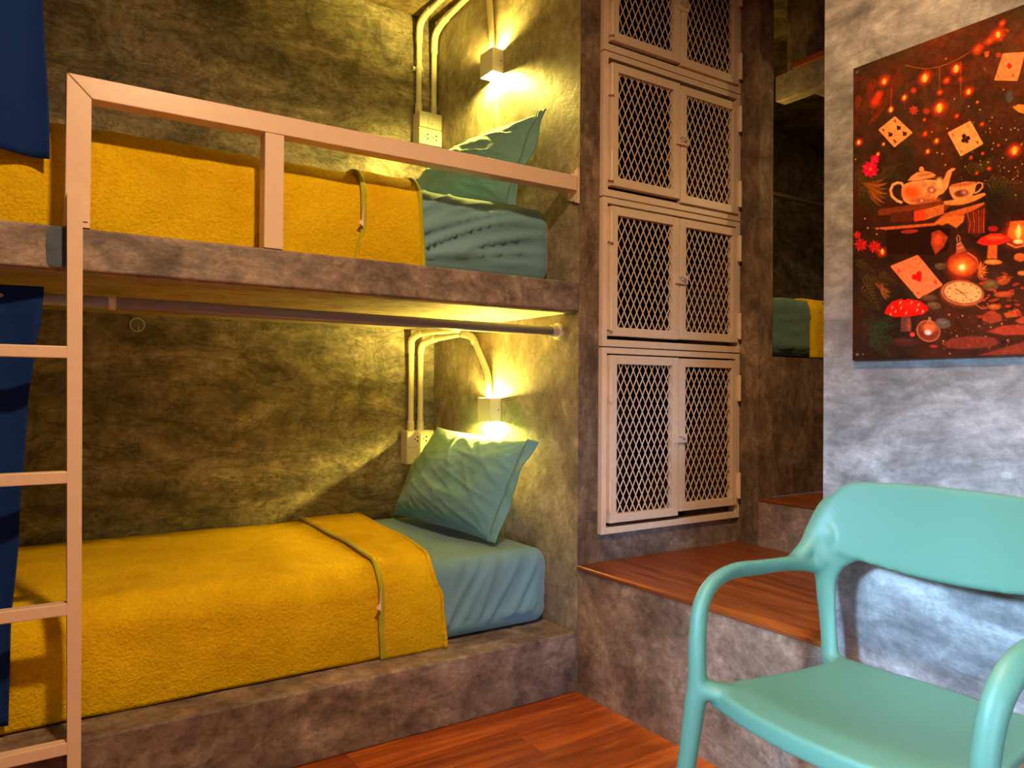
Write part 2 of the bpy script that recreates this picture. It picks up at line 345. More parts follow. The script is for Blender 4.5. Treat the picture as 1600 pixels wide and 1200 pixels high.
# mushrooms
poly([(405,800),(470,800),(480,910),(400,910)],(.16,.05,.03),2,B); ell(460,860,14,45,0,(.35,.08,.03),4,B)
poly([(285,780),(300,740),(340,695),(400,675),(470,675),(540,690),(590,725),(600,755),(560,785),(480,798),(360,805)],(.70,.012,.006),1,B)
ell(470,720,90,25,8,(.95,.03,.01),10,B)
for x,y in((340,735),(365,765),(405,740),(440,775),(480,700),(520,755),(400,700),(330,785),(560,765),(530,715)): ell(x,y,4,11,25,(.85,.42,.25),1,B,8)
ell(430,675,14,10,0,(.02,.01,.01),1,B)
poly([(1030,280),(1095,280),(1092,385),(1022,385)],(.62,.13,.03),2,B); poly([(945,270),(980,235),(1050,205),(1120,205),(1180,235),(1185,255),(1110,285),(1000,290)],(.80,.03,.012),1,B); ell(1080,235,60,14,0,(1,.12,.03),6,B); ell(1065,170,35,20,0,(.40,.02,.015),2,B)
# lantern
glow(1245,200,150,red,B); poly([(1190,120),(1292,110),(1292,290),(1165,220)],(.85,.14,.02),2,B); glow(1248,195,75,(1,.4,.05),B); poly([(1248,130),(1268,180),(1262,225),(1245,245),(1228,220),(1230,185)],(1,.65,.18),2,B); poly([(1205,60),(1285,35),(1292,110),(1185,115)],(.06,.015,.01),1,B); line([(1165,275),(1230,305),(1292,290)],12,(.75,.2,.05),B); ell(1245,262,34,16,0,(1,.6,.25),3,B)
# ornament ball
ell(600,905,88,78,20,(.50,.13,.05),1,B); ell(600,905,78,68,20,(.22,.04,.02),3,B); ell(610,880,48,32,0,(.70,.16,.04),10,B); ell(598,915,24,16,0,(.75,.55,.50),5,B); line([(598,845),(607,805),(614,808),(616,845)],9,(.5,.2,.1),B); ell(485,930,18,16,0,(.70,.06,.03),2,B)
# stones
for x,y,rx,ry,a,c in((605,665,58,22,0,(.14,.06,.02)),(640,722,50,26,5,(.16,.08,.03)),(705,850,55,38,10,(.14,.09,.06)),(1065,410,65,18,0,(.70,.20,.04)),(1140,540,52,32,-20,(.40,.09,.02)),(1045,575,60,42,0,(.16,.09,.03)),(1145,640,75,20,-5,(.42,.08,.02)),(1075,732,45,20,0,(.42,.10,.02)),(1260,375,45,30,0,(.62,.12,.03)),(1280,490,40,16,0,(.60,.15,.04)),(690,440,45,25,0,(.13,.07,.03)),(440,985,100,30,5,(.08,.025,.015)),(640,1015,30,10,0,(.30,.03,.02))): 
    ell(x,y,rx,ry,a,c,2,B); ell(x-rx*.15,y-ry*.3,rx*.6,ry*.35,a,tuple(min(1,v*1.5) for v in c),5,B)
for pts,c in((((990,790),(1060,750),(1120,790),(1130,830),(1050,850),(990,830)),(.35,.06,.02)),(((1140,780),(1240,745),(1265,770),(1240,800),(1160,810)),(.50,.10,.02)),(((1225,830),(1292,795),(1292,850),(1250,850)),(.50,.08,.02)),(((1020,910),(1130,865),(1292,860),(1292,930),(1150,935)),(.38,.055,.02)),(((700,1000),(760,960),(900,940),(1060,950),(1120,985),(1050,1020),(850,1035),(740,1025)),(.22,.04,.02)),(((960,1080),(1120,1030),(1292,980),(1292,1070)),(.25,.045,.02))): poly(pts,c,2.5,B)
for k in range(9): leaf(960,470,70,16,-100+k*22,(.75,.22,.04) if k%2 else (.45,.10,.02),B)
for i in range(40): glow(700+random.random()*590,700+random.random()*350,4+random.random()*4,(.8,.12,.04),B)
for i in range(34): x=950+random.random()*330;y=480+random.random()*330;ell(x,y,12+random.random()*16,5+random.random()*5,random.random()*40-20,(.25+random.random()*.3,.05,.015),2,B,8)
# upper right vine
for x,y,r in((517,110,34),(455,155,26),(490,130,20),(530,75,16)): glow(x,y,r,red,C5); glow(x,y,r*.45,org,C5)
ell(517,110,6,10,0,yel,2,C5)
for k in range(9): leaf(440+k*14,165-k*8,16,7,k*70,(.40,.07,.02),C5)
# screws
glow(110,178,9,(.02,.01,.01)); glow(131,1073,11,(.30,.26,.22),B)

def paint_board(W, Hh):
    """colour of the print at u,v (mm) on a non-uniform grid -> us, vs, rgb array"""
    us = np.concatenate([np.arange(0, 372, 1.15), np.arange(372, W+.1, 4.0)]); us[-1] = W
    vs = np.linspace(0, Hh, int(Hh/1.15))
    U, V = np.meshgrid(us, vs); rng = np.random.default_rng(3)
    img = np.zeros(U.shape+(3,), np.float32)
    def lf(n, m):
        g = rng.random((n, m)); yi = np.linspace(0, n-1.001, len(vs)); xi = us/W*(m-1.001)
        y0 = yi.astype(int)[:, None]; x0 = xi.astype(int)[None]; fy = (yi[:, None]-y0); fx = (xi[None]-x0)
        fy = fy*fy*(3-2*fy); fx = fx*fx*(3-2*fx)
        return (g[y0, x0]*(1-fx)+g[y0, x0+1]*fx)*(1-fy)+(g[y0+1, x0]*(1-fx)+g[y0+1, x0+1]*fx)*fy
    n1 = lf(8, 11)*.5+lf(22, 32)*.3+lf(70, 100)*.2; n2 = lf(14, 18)*.5+lf(50, 70)*.5
    up = np.clip(1-V/(Hh*.62), 0, 1)
    img[..., 0] = .030+.075*n1*n1*2*(.5+up)+.02*up; img[..., 1] = .016+.035*n2*n1*(.5+up)+.010*up; img[..., 2] = .006+.010*n2+.006*up
    right = np.clip((U-120)/250, 0, 1)*np.clip((V-380)/200, 0, 1); img[..., 0] += .10*right*n2; img[..., 1] += .015*right*n2
    def win(x0, x1, y0, y1):
        return np.searchsorted(us, x0), np.searchsorted(us, x1), np.searchsorted(vs, y0), np.searchsorted(vs, y1)
    for kind, pts, col, so in OUT:
        col = np.array(col, np.float32)
        if kind == 'g':
            x, y, r = pts; a, b, c, d = win(x-r, x+r, y-r, y+r)
            if a >= b or c >= d: continue
            q = np.clip(1-np.hypot(U[c:d, a:b]-x, V[c:d, a:b]-y)/r, 0, 1)**1.7
            k = q[..., None]; img[c:d, a:b] = img[c:d, a:b]*(1-k*.75)+col*k
        else:
            xs, ys = np.array(pts[0::2]), np.array(pts[1::2]); e = so*1.3
            a, b, c, d = win(xs.min()-e, xs.max()+e, ys.min()-e, ys.max()+e)
            if a >= b or c >= d: continue
            X, Y = U[c:d, a:b], V[c:d, a:b]; ins = np.zeros(X.shape, bool); dist = np.full(X.shape, 1e9)
            for i in range(len(xs)):
                x1, y1, x2, y2 = xs[i-1], ys[i-1], xs[i], ys[i]
                if y1 != y2: ins ^= ((y1 > Y) != (y2 > Y)) & (X < (x2-x1)*(Y-y1)/(y2-y1)+x1)
                dx, dy = x2-x1, y2-y1; L = dx*dx+dy*dy+1e-9; tt = np.clip(((X-x1)*dx+(Y-y1)*dy)/L, 0, 1)
                dist = np.minimum(dist, np.hypot(X-x1-tt*dx, Y-y1-tt*dy))
            sd = np.where(ins, dist, -dist); k = np.clip(.5+sd/(e+.3), 0, 1)[..., None]
            k = k*k*(3-2*k); img[c:d, a:b] = img[c:d, a:b]*(1-k)+col*k
    img *= (.82+.36*lf(160, 230))[..., None]
    return us, vs, np.clip(img, 0, 1)
# ------------------------------------------------------------------ the materials of the place
M_back = concrete('rear_plaster', (.13, .105, .07), (.23, .19, .13), (.36, .30, .21), (1.3, 1.3, 3.6), 1.0, .6, 0.0, .45)
M_side = concrete('side_plaster', (.20, .155, .105), (.28, .22, .15), (.37, .30, .21), (2.5, 2.2, 1.8), .7, .5, .7, .2)
M_curb = concrete('front_plaster', (.13, .09, .075), (.225, .165, .135), (.36, .275, .22), (1.6, 1.6, 3.2), .9, .5, .3, .22)
M_column = concrete('column_plaster', (.115, .075, .046), (.19, .125, .078), (.28, .19, .12), (4, 4, 1.6), .9, .6, .5, .3)
M_riser = concrete('riser_plaster', (.17, .11, .068), (.27, .18, .12), (.38, .27, .185), (1.8, 1.8, 2.6), .85, .42, .9, .22)
M_pwall = concrete('lounge_plaster', (.15, .135, .125), (.27, .245, .225), (.41, .38, .35), (2.4, 1.3, 3.2), .6, .34, .2, .12)
M_ceil = concrete('ceiling_plaster', (.12, .08, .04), (.22, .15, .07), (.34, .25, .14), (2, 2, 2), 1.0, .7, .4, .4)
M_soffit = concrete('lit_soffit_plaster', (.34, .27, .16), (.46, .38, .24), (.55, .46, .31), (1.5, 5, 2), .5, .7, .4, .15)  # paler than the slab, its lamp-lit look is in the colour
M_floor = wood('floor_laminate', 'x', ((.20, .034, .003), (.42, .085, .008), (.60, .16, .02)), .24)
M_tread = wood('tread_laminate', 'y', ((.13, .030, .007), (.28, .068, .013), (.44, .13, .03)), .34)
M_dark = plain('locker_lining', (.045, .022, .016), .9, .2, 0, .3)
M_white = plain('enamel_paint', (.78, .56, .41), .33, .5, 0, .06, .10, 45)
M_lock = plain('locker_enamel', (.80, .62, .46), .36, .5, 0, .10, .15, 40)
M_pvc = plain('ivory_plastic', (.80, .74, .56), .35, .5, 0, .03)
M_box = plain('socket_plastic', (.80, .74, .55), .4, .5, 0, .03)
M_hole = plain('black_slot', (.01, .01, .008), .8)
M_rod = plain('grey_tube', (.36, .34, .38), .3, .5, 0, .05)
M_lampb = plain('lamp_enamel', (.85, .76, .60), .35)
M_blanket = cloth('yellow_fleece', (.66, .39, .003), (.88, .585, .006), 130, 1.0, .010, .95, .0, 5)
M_piping = cloth('olive_piping', (.36, .36, .01), (.52, .50, .015), 300, .3, .002, .8, .2, 10)
M_sheet = cloth('teal_sheet', (.13, .275, .335), (.185, .365, .435), 420, .12, .002, .75, .25, 4)
M_pillow = cloth('teal_cotton', (.13, .30, .295), (.18, .385, .37), 420, .15, .002, .72, .25, 5)
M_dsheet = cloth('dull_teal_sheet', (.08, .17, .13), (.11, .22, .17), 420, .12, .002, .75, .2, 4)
M_curtain = cloth('navy_cloth', (.003, .020, .125), (.006, .036, .20), 500, .2, .002, .9, .0, 3, (1, 1, .3))
M_tag = plain('tag_cloth', (.85, .62, .58), .8)
M_chair = plain('mint_polypropylene', (.095, .225, .150), .45, .45, 0, .0, .06, 900)
M_bulb = emit('bulb_glow', (1.0, .77, .13), 8200)
M_patch = plain('slate_paint', (.06, .085, .12), .6, .4, 0, .5, .3, 30)
# ------------------------------------------------------------------ room shell
XE, YF, YB = 1.596, 2.0, 3.037      # end wall of the bunks, front plane, rear wall
ZC = 2.66
struct(MB().box(-2.4, 1.70, -2.3, 2.10, -.12, 0), 'floor', M_floor)
struct(MB().box(-2.4, 5.0, -2.3, 3.2, ZC, ZC+.1), 'ceiling', M_ceil)
struct(MB().box(-.75, 1.66, YB, YB+.12, 0, ZC), 'wall_rear', M_back)
struct(MB().box(XE, 1.682, 2.001, YB, .0, ZC).box(1.600, 1.682, YB, 3.25, 0, ZC), 'wall_partition', M_side)
struct(MB().box(XE+.0005, 1.682, YF-.001, YF+.0005, .42, ZC), 'wall_front', M_column)
struct(MB().box(XE, 1.72, -2.3, 1.082, 0, ZC), 'wall_right', M_pwall)
struct(MB().box(-.75, -.62, 2.0, YB, 0, ZC).box(-2.4, -.62, 2.0, 2.12, 0, ZC), 'wall_far_left', M_side)
struct(MB().box(-2.52, -2.4, -2.3, -.4, 0, ZC).box(-2.52, -2.4, 1.5, 2.12, 0, ZC).box(-2.52, -2.4, -.4, 1.5, 0, 1.7).box(-2.52, -2.4, -.4, 1.5, 2.6, ZC), 'wall_left', M_pwall)
struct(MB().box(-2.52, -1.3, -2.42, -2.3, 0, ZC).box(.1, 1.72, -2.42, -2.3, 0, ZC).box(-1.3, .1, -2.42, -2.3, 1.5, ZC), 'wall_behind', M_pwall)
wf = MB()
for y0, y1, z0, z1 in ((-.4, 1.5, 1.7, 1.75), (-.4, 1.5, 2.55, 2.6), (-.4, -.35, 1.75, 2.55), (1.45, 1.5, 1.75, 2.55)): wf.box(-2.49, -2.45, y0, y1, z0, z1)
struct(wf, 'window_1', M_white)
# locker niche, column beyond it, far room
struct(MB().box(1.682, 2.385, YF, 2.6, .42, .517).box(1.682, 2.385, 2.58, 2.66, .5, ZC), 'wall_niche', M_curb)
struct(MB().box(2.385, 2.467, 1.894, 3.2, .42, ZC), 'wall_column', M_column)
struct(MB().box(2.467, 4.9, 1.90, 3.2, .6, 1.144), 'wall_low', M_column)
struct(MB().box(2.467, 4.9, 3.1, 3.2, 1.144, ZC), 'wall_alcove', M_back)
struct(MB().box(4.8, 4.9, .2, 3.1, 0, ZC).box(1.72, 4.9, .2, .3, 0, ZC), 'wall_passage', M_column)
# ------------------------------------------------------------------ bunk platforms
lo = thing('bunk_platform', 'low concrete plinth along the floor carrying the bottom bed', 'bunk platform', (.5, 2.0, 0))
bevel(MB().box(-.62, XE-.001, 2.0, YB-.002, 0, .1985).build('plinth', M_curb, lo), .006)
up = thing('bunk_platform', 'concrete slab hung between the walls carrying the upper bed', 'bunk platform', (.5, 2.0, 1.27))
bevel(MB().box(-.62, XE-.001, 2.0, YB-.002, 1.272, 1.37).build('slab', M_curb, up), .005)
MB().box(-.615, XE-.004, 2.012, YB-.006, 1.2690, 1.2725).build('lamplit_underside', M_soffit, up, 'underside coloured paler for the lamp light on it')  # thin sheet whose pale colour stands for lamp light on the underside
# blue grey smear beside the ladder
rr = random.Random(2); ps = []
for i in range(26):
    a = 2*PI*i/26; ca_, sa_ = math.cos(a), math.sin(a); ps.append((.090+.018*math.copysign(abs(ca_)**.5, ca_)*(1+.25*rr.random()), 1.9985, 1.322+.044*math.copysign(abs(sa_)**.5, sa_)*(1+.06*rr.random())))
MB().add(ps, [tuple(range(26))]).build('paint_smear', M_patch, up, 'slate blue paint smear')
# ------------------------------------------------------------------ steps
st = thing('platform_step', 'wide lower step with reddish wooden top beneath the mesh lockers', 'step', (2.0, 1.5, 0))
MB().box(XE+.0005, 2.384, 1.083, 1.9985, 0, .408).build('riser', M_riser, st)
bevel(MB().box(XE-.004, 2.384, 1.083, 1.9985, .408, .4215).build('tread', M_tread, st, 'reddish wood plank tread'), .003)
s2 = thing('platform_step', 'narrower upper step in the passage behind the lounge wall', 'step', (3.4, 1.4, .0))
MB().box(2.386, 4.799, .301, 1.8935, 0, .588).build('riser', M_riser, s2)
bevel(MB().box(2.3855, 4.799, .301, 1.8935, .588, .601).build('tread', M_tread, s2, 'reddish wood tread'), .003)
# ------------------------------------------------------------------ bedding
def fbm(x, y, z=0, o=3): return noise.fractal(Vector((x, y, z)), 1.0, 2.0, o)
def ridge(v): return 1-abs(v)*2
def mattress(x0, x1, y0, y1, z0, z1, r, wr, step=.011):
    """rounded slab; wr(x,y,z,n) -> displacement"""
    def seg(a, b, st): n = max(2, int(abs(b-a)/st)); return [a+(b-a)*i/n for i in range(n+1)]
    xs = seg(x0, x1-.75, .05)[:-1]+seg(x1-.75, x1, step); ys = seg(y0, y1, .03); zs = seg(z0, z1, step)
    ys = seg(y0, y0+.12, step)[:-1]+seg(y0+.12, y1, .03)
    pts = {}; V = []; F = []
    lo_, hi_ = Vector((x0+r, y0+r, z0+r)), Vector((x1-r, y1-r, z1-r))
    def vid(i, j, k):
        key = (i, j, k)
        if key not in pts:
            p = Vector((xs[i], ys[j], zs[k])); q = Vector([min(max(p[a], lo_[a]), hi_[a]) for a in range(3)]); d = p-q
            if d.length > 1e-6: nrm = d.normalized(); p2 = q+nrm*r
            else: nrm = Vector((0, 0, 1)); p2 = p
            p2 = p2+nrm*(wr(p2.x, p2.y, p2.z, nrm) if nrm.z > -.15 else -.002); pts[key] = len(V); V.append(p2[:])
        return pts[key]
    nx, ny, nz = len(xs)-1, len(ys)-1, len(zs)-1
    for i in range(nx):
        for k in range(nz):
            F.append((vid(i, 0, k), vid(i+1, 0, k), vid(i+1, 0, k+1), vid(i, 0, k+1)))
        for j in range(ny):
            F.append((vid(i, j, nz), vid(i+1, j, nz), vid(i+1, j+1, nz), vid(i, j+1, nz)))
            F.append((vid(i, j, 0), vid(i, j+1, 0), vid(i+1, j+1, 0), vid(i+1, j, 0)))
        for k in range(nz): F.append((vid(i, ny, k), vid(i, ny, k+1), vid(i+1, ny, k+1), vid(i+1, ny, k)))
    for j in range(ny):
        for k in range(nz):
            F.append((vid(nx, j, k), vid(nx, j+1, k), vid(nx, j+1, k+1), vid(nx, j, k+1)))
            F.append((vid(0, j, k), vid(0, j, k+1), vid(0, j+1, k+1), vid(0, j+1, k)))
    return V, F
def pleat(s, along, freq, amp, seed):
    v = noise.noise(Vector((s*freq, along*freq*.13, seed))); w = noise.noise(Vector((s*freq*2.3, along*freq*.25, seed+5)))
    return amp*((1-abs(v)*2.2)**3 if abs(v) < .45 else 0)+amp*.4*w
def wr_low(x, y, z, n):
    f = max(0, -n.y); zz = (z-.2)/.26
    s = (x-1.15)*1.0-(z-.2)*.62; al = (x-1.15)*.62+(z-.2)
    d = f*pleat(s, al, 17, .019, 3.1)*max(.3, 1.15-zz*.6)*min(1, max(0, (x-1.05)/.1))*(1 if x < 1.52 else .4)
    t = max(0, n.z); d += t*(.004*fbm(x*3, y*3, 1)+.0035*pleat(y+.3*x, x, 6, .6, 9.)*max(0, n.z))
    return d+.002*fbm(x*6, y*6, z*6)-.012*(1-zz)*f*max(0, .5+fbm(x*4, 2, z*3))
def wr_up(x, y, z, n):
    f = max(0, -n.y); zz = (z-1.37)/.275
    c = math.hypot(x-.75, (z-1.18)*1.2); a = math.atan2(z-1.12, x-.62)
    d = f*pleat(a*1.1+c*.35, c, 13.5, .030, 7.7)*min(1, max(.1, 1.15-zz*.75)+.1)*min(1, max(0, (x-.95)/.12))*min(1, max(.15, (1.585-x)/.16))
    return d+.003*fbm(x*5, y*5, z*5)+.003*max(0, n.z)*fbm(x*3, y*3, 4)
def bed(label, z0, z1, wr, loc):
    V, F = mattress(-.6, XE-.012, 2.13, YB-.012, z0, z1, .055, wr)
    t = thing('mattress', label, 'mattress', loc)
    MB().add(V, F).build('fitted_sheet', M_sheet, t, smooth=True)
    return t
bed('bottom bed mattress in a blue green fitted sheet on the low plinth', .2, .46, wr_low, (.5, 2.5, .2))
bed('upper bed mattress in a creased blue green sheet on the hanging slab', 1.37, 1.64, wr_up, (.5, 2.5, 1.37))
def sheet_profile(yb, yf, z0, z1, r, d):
    """profile from rear top, over the front edge, to the bottom; returns (y,z) at arc fraction"""
    P = [(yb, z1+d)]
    n = 34
    for i in range(1, n+1): P.append((yb+(yf+r-yb)*i/n, z1+d))
    for i in range(1, 9): a = PI/2*i/8; P.append((yf+r-(r+d)*math.sin(a), z1-r+(r+d)*math.cos(a)))
    m = 22
    for i in range(1, m+1): P.append((yf-d, z1-r+(z0-z1+r)*i/m))
    return P
def blanket(label, z0, z1, xl, xr, xp, loc, group, tagz, seed):
    t = thing('blanket', label, 'blanket', loc, group)
    def layer(x0, x1, d, nx, name, mat, thick, lab=None, lowcut=.004, parent=t):
        P = sheet_profile(YB-.03, 2.13, z0+lowcut, z1, .06, d); n = len(P)-1
        def fn(u, v):
            i = min(int(v*n+1e-6), n); y, z = P[i]; a, b = x0(v), x1(v); x = a+(b-a)*u
            fr = 1 if v > .62 else 0
            k = .0035*fbm(x*4+seed, y*3, z*4)+.0022*fbm(x*13, y*11, z*11+seed)
            dep = .006*math.exp(-((x-.45)**2+(z-z0-.16)**2*5+(y-2.13)**2)/.02)
            bulge = .009*math.sin(min(1, max(0, (z-z0)/(z1-z0)))*PI)*fr
            return (x, y-(k+bulge-dep)*fr, z+(k*1.2)*(1-fr)+(0 if v < .999 else .004*fbm(x*5, seed)))
        o = MB().grid(fn, nx, n).build(name, mat, parent, lab, smooth=True)
        m = o.modifiers.new('thickness', 'SOLIDIFY'); m.thickness = thick; m.offset = 0; return o
    layer(lambda v: xl, lambda v: xr(v)-.004, .011, 90, 'cover', M_blanket, .012)
    layer(lambda v: xp(v), xr, .023, 18, 'folded_edge', M_blanket, .015, 'turned back end', .001)
    P = sheet_profile(YB-.03, 2.13, z0+.001, z1, .06, .028); n = len(P)-1; pts = []
    for i, (y, z) in enumerate(P): pts.append((xp(i/n)+.004, y-(.009*math.sin(min(1, max(0, (z-z0)/(z1-z0)))*PI) if i/n > .62 else 0), z))
    MB().tube(pts, [(.0045, .0090)]*len(pts), 8).build('piping', M_piping, t, 'olive green edge binding', smooth=True)
    xr_ = [(xr(i/n)+.002, P[i][0]-(.006 if i/n > .62 else 0), P[i][1]) for i in range(n+1)]
    MB().tube(xr_, .008, 8).build('hem', M_blanket if seed < 3 else M_piping, t, smooth=True)
    zt = tagz; xt = xp(.8)-.006
    o = MB().add([(xt, 2.083, zt), (xt+.006, 2.083, zt+.055), (xt+.006, 2.086, zt+.002), (xt-.013, 2.078, zt-.012), (xt+.003, 2.079, zt-.022)], [(0, 1, 2), (0, 2, 4, 3)]).build('care_tag', M_tag, t, 'small pink fabric tag')
    m = o.modifiers.new('thickness', 'SOLIDIFY'); m.thickness = .0015
    return t
def lerp(tab):
    def f(v):
        for (a, x), (b, y) in zip(tab, tab[1:]):
            if v <= b: w = (v-a)/(b-a); w = w*w*(3-2*w); return x+(y-x)*w
        return tab[-1][1]
    return f
blanket('yellow fleece blanket on the bottom bed with its end folded back', .2, .46, -.58, lerp([(0, 1.215), (.3, 1.17), (.62, 1.105), (.72, 1.132), (1, 1.148)]), lerp([(0, .985), (.3, .968), (.62, .930), (.8, .928), (1, .938)]), (.4, 2.1, .3), None, .375, 1.0)
blanket('yellow fleece blanket on the upper bed behind the guard rail', 1.37, 1.64, -.58, lerp([(0, 1.04), (.62, 1.047), (1, 1.060)]), lerp([(0, .85), (.62, .862), (.8, .862), (1, .845)]), (.4, 2.1, 1.5), None, 1.50, 4.0)
def pillow(label, bl, br, tr, tl, H, loc, seed, nrm):
    bl, br, tr, tl = [Vector(p) for p in (bl, br, tr, tl)]; N = Vector(nrm).normalized()
    nu, nv = 92, 66; V = []; F = []; c0 = (bl+br+tr+tl)/4
    def pt(u, v, side):
        a, b = u*2-1, v*2-1
        # inset of the sides, corners stay pulled out
        pa = a*(1-.045*(1-b**4)); pb = b*(1-.05*(1-a**4))
        uu, vv = (pa+1)/2, (pb+1)/2
        p = (bl*(1-uu)+br*uu)*(1-vv)+(tl*(1-uu)+tr*uu)*vv
        e = (1-abs(a)**2.6)*(1-abs(b)**2.6); h = max(0, e)**.62
        sag = 1+.18*(-b)
        w = .006*pleat(b*.24+.12*a, a*.35, 15, 1.0, seed)+.005*pleat((a*.3+b*.2), (a-b)*.3, 11, 1.0, seed+4)
        w += .010*fbm(a*1.6+seed, b*1.6, seed, 4)
        # creases radiating from corners
        for ca, cb in ((1, 1), (-1, 1), (1, -1), (-1, -1)):
            dx, dy = (a-ca)*.35, (b-cb)*.25; r = math.hypot(dx, dy); an = math.atan2(dy, dx)
            w += .006*math.sin(an*14+seed+ca)*math.exp(-r/.09)*min(1, r/.02)
        return p+N*side*(H*h*sag+w*min(1, h*1.8)+.0015)
    idx = {}
    for side in (1, -1):
        for j in range(nv+1):
            for i in range(nu+1):
                if side == -1 and (i in (0, nu) or j in (0, nv)): idx[(side, i, j)] = idx[(1, i, j)]; continue
                idx[(side, i, j)] = len(V); V.append(pt(i/nu, j/nv, side)[:])
        for j in range(nv):
            for i in range(nu):
                q = [idx[(side, i, j)], idx[(side, i+1, j)], idx[(side, i+1, j+1)], idx[(side, i, j+1)]]
                F.append(q if side == 1 else q[::-1])
    t = thing('pillow', label, 'pillow', loc)
    MB().add(V, F).build('pillowcase', M_pillow, t, smooth=True)
    # open flange along the near side
    P = []
    fl = MB()
    def fn(u, v):
        b = v*2-1; uu = 1-.045*(1-b**4)*.5; base = bl.lerp(tl, v).lerp(br.lerp(tr, v), uu-.004)
        out = (br-bl).normalized()
        return base+out*(u*.032)+N*(.012*math.sin(v*9+seed)*u+.006*fbm(v*6, u, seed)+.012*(1-u))
    for sd in (1,):
        o = MB().grid(fn, 5, 60).build('flange', M_pillow, t, smooth=True)
        m = o.modifiers.new('thickness', 'SOLIDIFY'); m.thickness = .006
    seam = [fn(0, i/60)+N*.003 for i in range(61)]
    MB().tube(seam, .0025, 6).build('seam', M_pillow, t, smooth=True)
    return t
pillow('blue green pillow propped against the end wall on the bottom bed', (1.365, 2.955, .475), (1.415, 2.255, .475), (1.535, 2.185, .830), (1.515, 2.85, .850), .108, (1.45, 2.55, .47), 2.0, (-1, -.12, .38))
pillow('blue green pillow propped under the lamp on the upper bed', (1.35, 2.95, 1.655), (1.465, 2.235, 1.655), (1.545, 2.15, 1.975), (1.510, 2.87, 1.985), .095, (1.45, 2.55, 1.65), 5.3, (-1, -.12, .38))
# ------------------------------------------------------------------ curtains and rod
def curtain(label, zt, zb, xs, y0, loc, seed, bot):
    """xs(v): right edge x for v 0 top..1 bottom"""
    def fn(u, v):
        xr = xs(v); xl = -.58; x = xl+(xr-xl)*u
        ph = x*34+seed+.5*fbm(x*2, v*2, seed); am = .010+.008*v
        return (x, y0+am*math.sin(ph)+.004*fbm(x*9, v*5, seed)-.015*v, zt+(zb+bot(u)-zt)*v)
    o = MB().grid(fn, 150, 60).build('curtain', M_curtain, smooth=True)
    m = o.modifiers.new('thickness', 'SOLIDIFY'); m.thickness = .003
    return single(o, label, 'curtain', None)
curtain('navy blue curtain hanging short in front of the upper bed', ZC-.06, 1.535, lerp([(0, .058), (.6, .06), (1, .078)]), 2.078, 0, .4, lambda u: .05*(1-u)*.8)
curtain('long navy blue curtain hanging from the rod over the bottom bed', 1.238, .232, lerp([(0, .070), (.07, .066), (.15, .052), (.3, .040), (.55, .028), (.8, .014), (1, .012)]), 2.088, 0, 2.2, lambda u: .0)
t = thing('curtain_rod', 'grey round curtain rod running under the upper slab', 'curtain rod', (.5, 2.109, 1.21))
MB().tube([(-.61, 2.109, 1.214), (.22, 2.109, 1.213)], .0145, 20).build('inner_tube', M_rod, t, smooth=True)
MB().tube([(.215, 2.109, 1.213), (XE-.03, 2.109, 1.211)], .0165, 20).build('outer_tube', M_rod, t, smooth=True)
MB().tube([(.205, 2.109, 1.213), (.222, 2.109, 1.213)], .0175, 20).build('sleeve', M_pvc, t, smooth=True)
MB().tube([(XE-.035, 2.109, 1.211), (XE-.010, 2.109, 1.211)], .021, 20).tube([(XE-.012, 2.109, 1.211), (XE-.001, 2.109, 1.211)], .029, 24).build('flange', M_pvc, t, 'ivory wall flange', smooth=False)
MB().tube([(-.619, 2.109, 1.214), (-.60, 2.109, 1.214)], .029, 24).build('flange', M_pvc, t, 'ivory wall flange')
# upper curtain rod
o = MB().tube([(-.61, 2.078, ZC-.05), (XE-.001, 2.078, ZC-.05)], .0145, 16).build('curtain_rod', M_rod, smooth=True); single(o, 'curtain rod above the upper bed just below the ceiling', 'curtain rod')
# ------------------------------------------------------------------ guard rail and ladder
t = thing('guard_rail', 'cream painted square tube guard rail along the upper bed', 'guard rail', (.8, 2.02, 1.37))
def pris(x0, x1, y0, y1, z0, z1, b=.003): return MB().box(x0, x1, y0, y1, z0, z1, b)
RY0, RY1 = 1.999, 2.049
def miter(v, f): return MB().add(v, f)
p = [(.106, RY0, 1.371), (.157, RY0, 1.371), (.157, RY1, 1.371), (.106, RY1, 1.371), (.106, RY0, 1.721), (.157, RY0, 1.671), (.157, RY1, 1.671), (.106, RY1, 1.721)]
bevel(MB().hexa(p).build('corner_post', M_white, t), .002)
p = [(.1075, RY0, 1.7215), (.1585, RY0, 1.6715), (.1585, RY1, 1.6715), (.1075, RY1, 1.7215), (1.584, RY0, 1.726), (1.584, RY0, 1.676), (1.584, RY1, 1.676), (1.584, RY1, 1.726)]
bevel(MB().hexa(p).build('top_bar', M_white, t), .002)
MB().box(.553, .603, RY0+.0015, RY1-.001, 1.371, 1.6725, .002).build('middle_post', M_white, t)
w = MB(); x = XE-.008
w.add([(x, 2.0, 1.755), (x, 2.055, 1.735), (x, 2.055, 1.655), (x, 2.0, 1.635), (XE, 2.0, 1.755), (XE, 2.055, 1.735), (XE, 2.055, 1.655), (XE, 2.0, 1.635)], [(0, 1, 2, 3), (7, 6, 5, 4), (0, 4, 5, 1), (1, 5, 6, 2), (2, 6, 7, 3), (3, 7, 4, 0)])
w.box(x-.002, x, 2.012, 2.04, 1.733, 1.7345).build('wall_plate', M_white, t)
for z in (1.742, 1.648): MB().tube([(x-.003, 2.022, z), (x+.001, 2.022, z)], .004, 10).build('screw', M_rod, t)
t = thing('ladder', 'narrow cream painted steel ladder standing against the bunks', 'ladder', (-.1, 1.97, 0))
LY0, LY1 = 1.966, 1.997
